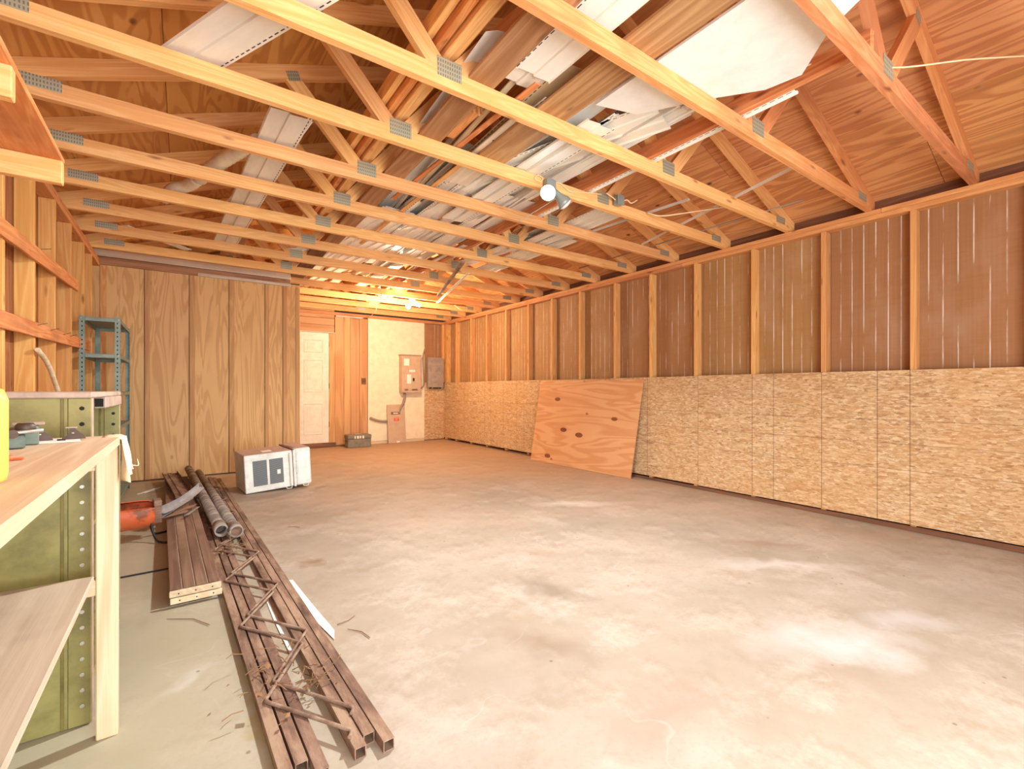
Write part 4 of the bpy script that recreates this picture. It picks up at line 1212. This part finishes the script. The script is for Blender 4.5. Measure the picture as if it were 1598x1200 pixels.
M['label_cream'] = plain('label_cream', (244, 190, 140), 0.8)
M['label_dark'] = plain('label_dark_red', (150, 44, 38), 0.8)
elec()

def grey_chest():
    T = empty('grey_toolbox', (2.62, 8.56, fz(8.5))); 
    board('box_body', 0.42, 0.22, 0.155, 'greybox', T, (0, 0, 0.079), AX, AY, 0.008)
    board('lid', 0.43, 0.23, 0.07, 'greybox', T, (0, 0, 0.193), AX, AY, 0.01)
    board('lid_seam', 0.422, 0.222, 0.004, 'greybox_dark', T, (0, 0, 0.157))
    board('end_handle', 0.008, 0.10, 0.03, 'greybox_dark', T, (-0.218, 0, 0.12))
    for (x, w, h) in ((-0.085, 0.02, 0.05), (-0.035, 0.035, 0.05), (0.01, 0.024, 0.046), (0.06, 0.03, 0.052)):
        board('latch_plate', w, 0.004, h, 'paper', T, (x, -0.1165, 0.185))
    board('top_grip', 0.12, 0.02, 0.012, 'actop', T, (0, 0, 0.2345))
    tag(T, 'grey toolbox with pale latches on the floor by the panelling', 'toolbox')
grey_chest()

# ================================================================== things stored on the truss chords
ZC = PLATE + D2                # top of the bottom chords
TH = 0.0016
P_DOUBLE = [(-0.013, 0.0), (0.013, 0.0), (0.016, -0.008), (0.108, -0.014), (0.111, -0.003), (0.205, -0.012), (0.210, -0.002)]
P_SINGLE = [(-0.013, 0.0), (0.013, 0.0), (0.016, -0.008), (0.118, -0.012), (0.122, -0.002)]
P_HEM = [(-0.013, 0.0), (0.013, 0.0), (0.016, -0.006), (0.034, -0.006), (0.036, 0.004)]
def corr(n, p):
    out = [(-0.013, 0.0), (0.013, 0.0), (0.016, -0.010)]
    for k in range(n):
        a = 0.016 + k * p
        out += [(a + p * 0.86, -0.012), (a + p * 0.90, -0.003), (a + p * 0.98, -0.003), (a + p, -0.011)]
    return out
P_TRIPLE = corr(3, 0.098); P_WIDE = corr(6, 0.096)
P_J = [(0.0, 0.022), (0.0, 0.0), (0.020, 0.0), (0.021, 0.012)]
def lay(nm, prof, a, b, layer, mat, label, cat, group=None, flip=False, bend=None, dz=0.0, dzb=None):
    """a strip of sheet material laid over the chords from a to b (x, y of the hem line)"""
    a = Vector((a[0], a[1], ZC + 0.0145 + layer * 0.017 + dz)); b = Vector((b[0], b[1], ZC + 0.0145 + layer * 0.017 + (dz if dzb is None else dzb)))
    d = b - a
    o = sheet(nm, prof, d.length, TH, mat, None, bend)
    side = Vector((d.y, -d.x, 0)) if not flip else Vector((-d.y, d.x, 0))
    place(o, (a + b) / 2, d, side if not flip else side)
    return tag(o, label, cat, group)

G_S = 'siding strips on the trusses'
lay('vinyl_siding', P_DOUBLE, (1.315, 0.25), (1.315, 1.82), 1, 'vinyl', 'clean white double siding panel beside the wide brown plank', 'siding')
lay('vinyl_siding', P_DOUBLE, (1.300, 0.30), (1.295, 1.94), 2, 'vinyl_grey', 'white siding panel hidden beneath the clean double siding panel', 'siding')
lay('vinyl_siding', P_DOUBLE, (0.905, 1.06), (0.06, 2.83), 1, 'vinyl', 'white siding panel lying askew on the left side chords, alone', 'siding', None, True)
tag(board('wide_plank', 2.5, 0.205, 0.019, 'brown_plank', None, (1.680, 1.45, ZC + 0.0105), AY, (-1, 0, 0)), 'wide brown plank lying on the chords beside the white wallboard', 'plank')
wb = prism('wallboard', [(x, y, ZC + 0.008) for x, y in ((1.80, 0.35), (1.81, 1.77), (2.06, 1.70), (2.25, 1.40), (2.425, 1.18), (2.455, 1.02), (2.24, 0.82), (1.98, 0.35))], AY, AZ, 0.0125, 'white_board', None)
tag(wb, 'white wallboard offcut with clipped corners lying on the chords', 'wallboard')
lay('vinyl_siding', P_TRIPLE, (2.09, 1.62), (1.62, 3.15), 1, 'vinyl_grey', 'grey-white ridged siding panel lying askew beyond the white wallboard', 'siding')
lay('vinyl_siding', P_TRIPLE, (2.10, 1.585), (2.08, 3.10), 3, 'vinyl', 'white ridged siding panel beside the lateral brace', 'siding')
tag(board('lateral_brace', 6.3, 0.089, 0.038, 'pine_red', None, (2.525, 3.907, ZC + 0.0455), AY, AZ), 'long pine brace lying on edge across the chords', 'brace')
lay('siding_strip', P_HEM, (2.572, 1.10), (2.572, 3.25), 0, 'vinyl', 'narrow slotted white strip beside the long pine brace', 'siding strip')
lay('trim_strip', P_J, (3.42, 1.46), (3.95, 3.20), 0, 'vinyl_plain', 'thin white trim strip laid slantwise over three chords near the eave', 'trim strip')
lay('trim_strip', P_J, (3.32, 2.22), (3.16, 3.95), 0, 'vinyl_plain', 'thin white trim strip ending beside the junction box', 'trim strip')
tag(tube('grey_rod', [(4.10, 1.70, ZC + 0.010), (4.10, 4.30, ZC + 0.010)], 0.007, 'conduit', None, 8), 'thin grey rod lying on the chords near the eave', 'rod')
# lumber stack resting in the web crotches
for k, (x, z, h, y0, y1, mat) in enumerate(((0.945, 0.125, 0.089, 0.9, 5.0, 'pine'), (0.987, 0.085, 0.14, 0.75, 4.6, 'pine_red'), (1.030, 0.060, 0.089, 0.7, 4.9, 'pine'), (1.071, 0.075, 0.14, 0.85, 4.4, 'pine'), (1.112, 0.13, 0.089, 1.0, 3.9, 'pine'))):
    o = board('pine_board', y1 - y0, h, 0.036, mat, None, (x, (y0 + y1) / 2, ZC + z + h / 2), AY, AZ)
    tag(o, 'pine board on edge in the web crotch stack, %s from the long brown board' % ('fifth', 'fourth', 'third', 'second', 'first')[k], 'board', 'pine boards in the web crotches')
tag(board('brown_board', 4.3, 0.15, 0.02, 'brown_plank', None, (1.235, 3.05, ZC + 0.011), (0.015, 1, 0), (-1, 0.015, 0)), 'long brown board lying flat between pine stack and siding', 'board')
tag(board('brown_board', 2.4, 0.17, 0.02, 'darkwood', None, (1.26, 6.46, ZC + 0.011), (0.03, 1, 0), (-1, 0.03, 0)), 'dark brown board lying flat in line with the long brown board', 'board')
# curved white sheet and perforated board
def sag(a): return lambda t: -a * (1 - (2 * t - 1) ** 2)
lay('white_sheet', [(0.0, 0.05), (0.06, 0.02), (0.13, 0.006), (0.22, 0.0)], (1.10, 1.75), (1.16, 2.66), 6, 'white_board', 'curved white sheet beside the splintered post end', 'sheet')
tag(board('perforated_board', 0.95, 0.21, 0.012, 'whitewood', None, (1.652, 2.62, ZC + 0.030), (0.02, 1, 0), (-1, 0.02, 0)), 'weathered white board with nail holes beneath siding', 'board')
pb = bpy.data.objects['perforated_board']
for (x, y) in ((-0.42, 0.06), (-0.40, 0.01), (-0.36, -0.05), (-0.30, 0.07), (-0.28, -0.02), (-0.24, 0.05), (-0.20, -0.07), (-0.14, 0.02)):
    k = lathe('nail_hole', [(0.006, 0), (0.006, 0.0008)], 'hole', pb, 8); k.location = (x, -y, -0.0068)
def splinter():
    P = empty('splintered_post', (1.352, 2.33, ZC + 0.047))
    board('post_stub', 0.32, 0.075, 0.06, 'pine_red', P, (0, 0.10, 0.03), AY, AX)
    for (x, y, l, w) in ((-0.026, -0.075, 0.10, 0.012), (0.0, -0.085, 0.14, 0.016), (0.028, -0.07, 0.06, 0.01)):
        prism('splinter', [(x - w, y, 0.05), (x + w, y, 0.05), (x + w * 0.5, y - 0.02, 0.02), (x, y - 0.03, -0.005 - l * 0.3), (x - w * 0.7, y - 0.015, 0.0)], AZ, AX, 0.014, 'pine', P)
    tag(P, 'splintered end of a broken wooden post among the siding', 'broken post')
splinter()
# wide ridged soffit panel in the middle
lay('soffit_panel', P_WIDE, (1.40, 3.85), (1.20, 5.75), 1, 'vinyl_plain', 'wide ridged white soffit panel over the middle chords', 'soffit panel')
lay('vinyl_siding', P_SINGLE, (1.02, 5.72), (1.72, 5.10), 2, 'vinyl', 'white slotted siding piece turned across the chords before the closet', 'siding', None, False, None, -0.02, 0.06)
lay('vinyl_siding', P_SINGLE, (1.05, 6.10), (1.55, 5.75), 2, 'vinyl_plain', 'plain white siding piece turned across the chords over the closet corner', 'siding', None, False, None, 0.0, 0.05)
# left side of the attic
lay('vinyl_siding', P_DOUBLE, (0.60, 2.85), (0.46, 5.95), 1, 'vinyl_grey', 'long pale siding strip lying alone between left wall and pine stack', 'siding', None, True)
lay('vinyl_siding', P_SINGLE, (0.66, 3.12), (0.40, 4.75), 3, 'vinyl_plain', 'arched tan-white siding strip on the long pale siding strip', 'siding', None, True, lambda t: 0.10 * max(0, 0.5 - t) * 2)
def corr_pipe():
    pts = []; rr = []
    base = curve_pts([(0.40, 3.38, ZC + 0.075), (0.31, 3.58, ZC + 0.07), (0.21, 3.85, ZC + 0.065), (0.10, 4.20, ZC + 0.056)], 10)
    for i, p in enumerate(base): pts.append(p); rr.append(0.051 if i % 2 else 0.043)
    o = tube('corrugated_pipe', pts, rr, 'cream_pipe', None, 14); tag(o, 'cream corrugated drain pipe beside the arched siding strip', 'drain pipe')
    o = tube('downspout_elbow', curve_pts([(0.09, 4.23, ZC + 0.06), (0.03, 4.40, ZC + 0.056), (-0.06, 4.52, ZC + 0.05), (-0.12, 4.78, ZC + 0.05)], 6), 0.046, 'cream_pipe', None, 10)
    tag(o, 'smooth cream downspout elbow at the end of the corrugated pipe', 'downspout')
corr_pipe()
tag(board('white_trim_board', 0.75, 0.09, 0.012, 'white_board', None, (-0.20, 5.93, ZC + 0.007), (0.66, 0.75, 0), (-0.75, 0.66, 0)), 'white trim board laid over the chords above the metal rack', 'trim board')
tag(board('tan_board', 0.95, 0.20, 0.012, 'brown_plank', None, (0.45, 5.85, ZC + 0.0435), AY, (-1, 0, 0)), 'tan board lying on the long pale siding strip', 'board')
# the heap of strips between braces
rs = random.Random(3)
def heap(n, xa, xb, ya, yb, lmin, lmax, l0):
    for k in range(n):
        x = xa + (xb - xa) * ((k * 0.618) % 1.0); y = rs.uniform(ya, yb); L = rs.uniform(lmin, lmax)
        yaw = rs.gauss(0, 0.045)
        kind = rs.choice(['single', 'double', 'single', 'hem', 'j', 'lath'])
        dx = math.sin(yaw) * L / 2; a = (x - dx, y - L / 2); b = (x + dx, y + L / 2)
        layer = l0 + (k % 9)
        if kind == 'lath':
            o = board('pine_lath', L, 0.036, 0.01, rs.choice(['pine', 'bench', 'pine_red']), None, (x, y, ZC + 0.012 + layer * 0.017), (math.sin(yaw), math.cos(yaw), 0), (-math.cos(yaw), math.sin(yaw), 0), 0.002)
            tag(o, 'thin pine lath lying among the siding strips', 'lath', 'laths among the siding')
            continue
        prof = {'single': P_SINGLE, 'double': P_DOUBLE, 'hem': P_HEM, 'j': P_J}[kind]
        mat = rs.choice(['vinyl', 'vinyl', 'vinyl', 'vinyl_grey', 'vinyl_grey', 'vinyl_tan']) if kind != 'j' else 'vinyl_plain'
        lab = {'single': 'narrow slotted siding strip in the heap over the middle chords', 'double': 'double-course siding strip in the heap over the middle chords',
               'hem': 'slim slotted nailing strip in the siding heap', 'j': 'thin white channel trim in the siding heap'}[kind]
        lay({'single': 'siding_strip', 'double': 'vinyl_siding', 'hem': 'nailing_strip', 'j': 'channel_trim'}[kind], prof, a, b, layer, mat, lab, 'siding', lab.split(' in the')[0] + 's', rs.random() < 0.4)
heap(36, 1.42, 2.40, 2.35, 3.9, 1.3, 2.2, 0)
heap(28, 1.60, 2.40, 3.7, 5.4, 1.3, 2.4, 2)
heap(8, 2.58, 2.95, 3.6, 5.4, 1.0, 1.8, 1)
heap(16, 1.35, 2.9, 5.4, 7.0, 1.2, 2.2, 1)
heap(8, 1.3, 2.6, 7.2, 8.2, 0.8, 1.2, 0)
lay('soffit_panel', P_TRIPLE, (2.88, 2.70), (2.92, 4.25), 0, 'vinyl_grey', 'ridged grey-white panel beyond the lateral brace, by the junction box', 'soffit panel')
lay('soffit_panel', P_TRIPLE, (3.05, 3.55), (3.05, 5.2), 0, 'vinyl_grey', 'ridged grey-white panel near the right eave under no other piece', 'soffit panel')
# strips hanging below the chords
tag(member('hanging_channel', (2.56, 4.55, PLATE - 0.012), (3.02, 6.10, 2.44), 0.045, 0.02, 'rust', None, (1, -0.3, 0)), 'dark brown metal channel hanging beneath the chords', 'metal channel')
tag(member('hanging_strip', (2.86, 4.95, PLATE - 0.010), (3.30, 6.70, 2.46), 0.04, 0.006, 'vinyl_grey', None, (1, -0.3, 0)), 'pale grey strip hanging beneath the chords beside a brown channel', 'metal strip')

# ---- lamps
def point(name, loc, energy, col, r, parent):
    l = bpy.data.lights.new(name, 'POINT'); l.energy = energy; l.color = col; l.shadow_soft_size = r
    o = bpy.data.objects.new(name, l); o.location = loc; o.parent = parent; COL.objects.link(o)
def floodlight():
    F = empty('flood_light', (2.15, 2.555, 2.545))
    board('junction_box', 0.085, 0.05, 0.085, 'lamp_grey', F, (0, 0, 0.0), AX, AY, 0.006)
    for (sx, lit) in ((-1, True), (1, False)):
        d = Vector((0.55 * sx, -0.55 if lit else -0.15, -0.55)).normalized()
        base = Vector((0.022 * sx, -0.02, -0.035))
        pts = [base, base + d * 0.03, base + d * 0.06, base + d * 0.10, base + d * 0.125]
        tube('lamp_shell', pts, [0.018, 0.022, 0.030, 0.050, 0.054], 'lamp_grey', F, 18)
        V, Fc = tube_data([base + d * 0.1255, base + d * 0.137, base + d * 0.146], [0.050, 0.040, 0.018], 18)
        m = mesh_obj('bulb_lens', V, Fc, 'bulb_cold' if lit else 'glass_bulb', F, True)
        if lit:
            l = bpy.data.lights.new('bulb_light', 'SPOT'); l.energy = 190.0; l.color = (0.96, 0.98, 1.0); l.spot_size = math.radians(165); l.spot_blend = 0.6; l.shadow_soft_size = 0.05
            lo = bpy.data.objects.new('bulb_light', l); lo.parent = F; lo.location = base + d * 0.16
            lo.rotation_euler = Vector((-0.25, 0.10, -0.95)).to_track_quat('-Z', 'Y').to_euler(); COL.objects.link(lo)
    lathe('motion_sensor', [(0.012, -0.02), (0.034, -0.035), (0.036, -0.06), (0.022, -0.075)], 'lamp_grey', F, 14).location = (0.0, 0.0, -0.03)
    tag(F, 'grey twin floodlight with one lit bulb, fixed to a truss chord', 'floodlight')
floodlight()
def bulb_holder():
    B = empty('bulb_holder', (2.98, 6.935, 2.50))
    lathe('porcelain_base', [(0.028, 0.018), (0.05, 0.016), (0.05, 0.0), (0.032, -0.012), (0.026, -0.05)], 'porcelain', B, 18)
    d = Vector((-0.55, -0.25, -0.45)).normalized(); s = Vector((0, 0, -0.045))
    tube('socket_adapter', [s, s + d * 0.05], 0.022, 'porcelain', B, 12)
    V, F = tube_data([s + d * 0.05, s + d * 0.07, s + d * 0.10, s + d * 0.13, s + d * 0.15], [0.014, 0.022, 0.034, 0.034, 0.012], 14)
    mesh_obj('lit_bulb', V, F, 'bulb_warm', B, True)
    e = Vector((0.95, 0.1, -0.12)).normalized()
    tube('socket_adapter', [s, s + e * 0.04], 0.020, 'porcelain', B, 12)
    V, F = tube_data([s + e * 0.04, s + e * 0.05, s + e * 0.14, s + e * 0.15], [0.02, 0.026, 0.026, 0.012], 14)
    mesh_obj('lit_bulb', V, F, 'bulb_warm', B, True)
    point('bulb_light', s + d * 0.26 + Vector((0, 0, -0.06)), 62.0, (1.0, 0.78, 0.54), 0.06, B)
    tag(B, 'porcelain holder with two lit bulbs under a truss chord', 'light bulb')
bulb_holder()
def wires():
    for nm, pts, r, mat, lab in (
        ('lamp_wire', [(2.19, 2.574, 2.575), (2.26, 2.578, 2.60), (2.36, 2.575, 2.565), (2.44, 2.577, 2.58), (2.55, 2.575, 2.60), (2.70, 2.578, 2.625)], 0.005, 'wire', 'cream wire running along the chord from the floodlight'),
        ('lamp_wire', [(2.03, 2.577, 2.58), (2.06, 2.575, 2.605), (2.10, 2.574, 2.59), (2.08, 2.576, 2.565), (2.04, 2.577, 2.567), (2.03, 2.577, 2.58)], 0.004, 'wire', 'small loop of cream wire beside the floodlight'),
        ('cream_wire', [(3.25, 2.57, 2.60), (3.30, 2.48, 2.555), (3.42, 2.40, 2.57), (3.62, 2.22, 2.60), (3.80, 2.02, 2.62)], 0.006, 'wire', 'cream wire sagging between two chords near the eave'),
        ('long_wire', [(2.30, 1.385, 2.63), (2.47, 1.05, 2.66), (2.62, 0.90, 2.71), (2.78, 0.76, 2.63), (3.10, 0.50, 2.655), (3.45, 0.22, 2.64), (3.86, 0.17, 2.617)], 0.004, 'wire', 'long tan wire strung across the chords near the open front'),
        ('pull_cord', [(2.28, 2.60, 2.515), (2.30, 3.0, 2.50), (2.33, 3.2, 2.512)], 0.003, 'white_board', 'thin white cord strung between two chords behind the floodlight'),
        ('loose_wire', [(3.72, 6.9, 2.50), (3.82, 6.85, 2.42), (3.95, 6.9, 2.42), (4.02, 7.0, 2.51)], 0.006, 'wire', 'loose cream wire loop by the right top plate'),
        ('loose_wire', [(2.60, 7.49, 2.518), (2.62, 7.6, 2.40), (2.66, 8.0, 2.36), (2.70, 8.75, 2.40)], 0.005, 'wire', 'cream wire drooping to the far wall by the lit bulbs'),
        ('dark_wire', [(2.45, 6.85, 2.53), (2.42, 6.8, 2.46), (2.5, 6.8, 2.44), (2.55, 6.84, 2.52)], 0.005, 'hole', 'dark wire loop hanging under the chord by the lit bulbs')):
        tag(tube(nm, curve_pts(pts, 6), r, mat, None, 6), lab, 'wire')
    J = empty('junction_box', (2.86, 2.545, 2.60))
    board('box_body', 0.07, 0.05, 0.07, 'lamp_grey', J, (0, 0, 0), AX, AY, 0.006)
    board('cover_plate', 0.08, 0.004, 0.08, 'lamp_grey', J, (0, -0.0275, 0), AX, AY, 0.001)
    tube('wire_tail', curve_pts([(0.035, 0, 0.0), (0.08, -0.02, 0.02), (0.12, -0.03, 0.0), (0.17, -0.05, 0.03)], 5), 0.005, 'wire', J, 6)
    tube('wire_tail', curve_pts([(-0.035, 0, 0.0), (-0.09, -0.01, 0.01), (-0.14, 0.0, 0.03)], 5), 0.005, 'wire', J, 6)
    tag(J, 'open grey junction box with loose wire tails on a chord', 'junction box')
wires()

# ---- dead leaves and twigs on the joists
def debris():
    r = random.Random(8)
    for nm, (cx, cy, cz, sp, n), lab in (('leaf_litter', (0.30, 1.80, zf + 0.036, 0.075, 60), 'clump of dry leaves and twigs on the near joist ends'), ('leaf_litter', (0.235, 3.52, zf + 0.036, 0.05, 40), 'clump of dry leaves by the pipe ends')):
        V = []; F = []
        for k in range(n):
            a = Vector((cx + r.gauss(0, sp), cy + r.gauss(0, sp * 1.3), cz + abs(r.gauss(0, 0.018))))
            d = Vector((r.uniform(-1, 1), r.uniform(-1, 1), r.uniform(-0.1, 0.5))).normalized() * r.uniform(0.02, 0.08)
            b = len(V)
            if k % 3 == 0:
                d *= 0.5
                w = Vector((-d.y, d.x, 0.01)) * 0.35
                V += [a - d * .5, a + w, a + d * .5, a - w, a + Vector((0, 0, 0.004))]
                F += [[b, b + 1, b + 4], [b + 1, b + 2, b + 4], [b + 2, b + 3, b + 4], [b + 3, b, b + 4]]
            else:
                v, f = tube_data([a, a + d * 0.5 + Vector((r.gauss(0, .006), r.gauss(0, .006), 0.006)), a + d], 0.0016, 5); V += v; F += [[i + b for i in q] for q in f]
        o = mesh_obj(nm, V, F, 'leaf' if sp < 0.06 else 'twig'); o['kind'] = 'stuff'
        o['label'] = lab; o['category'] = 'leaf litter'
    for k, (x, y, L, rz) in enumerate(((0.30, 1.33, 0.16, 1.2), (0.62, 2.2, 0.10, 0.4), (0.70, 3.9, 0.10, 2.4), (0.63, 2.05, 0.14, 2.0), (0.02, 2.6, 0.24, 2.3), (0.335, 1.25, 0.08, 0.7), (0.40, 1.80, 0.16, 1.9))):
        d = Vector((math.cos(rz), math.sin(rz), 0)) * L
        a = Vector((x, y, fz(y) + 0.005))
        o = tube('dry_twig', [a - d / 2, a + Vector((d.y, -d.x, 0)) * 0.12, a + d / 2], [0.0022, 0.002, 0.001], 'twig', None, 6)
        tag(o, 'dry brown twig on the floor ' + ('touching the joist left chords near their cut ends', 'nearest the white metal scrap corner', 'nearest the hollow pipe end, out on bare concrete', 'just past the white metal scrap tip', 'in front of the slatted panels', 'short one beyond the cut joist ends', 'between the joist chords, under the zigzag rod')[k], 'twig', 'twigs on the floor')
debris()
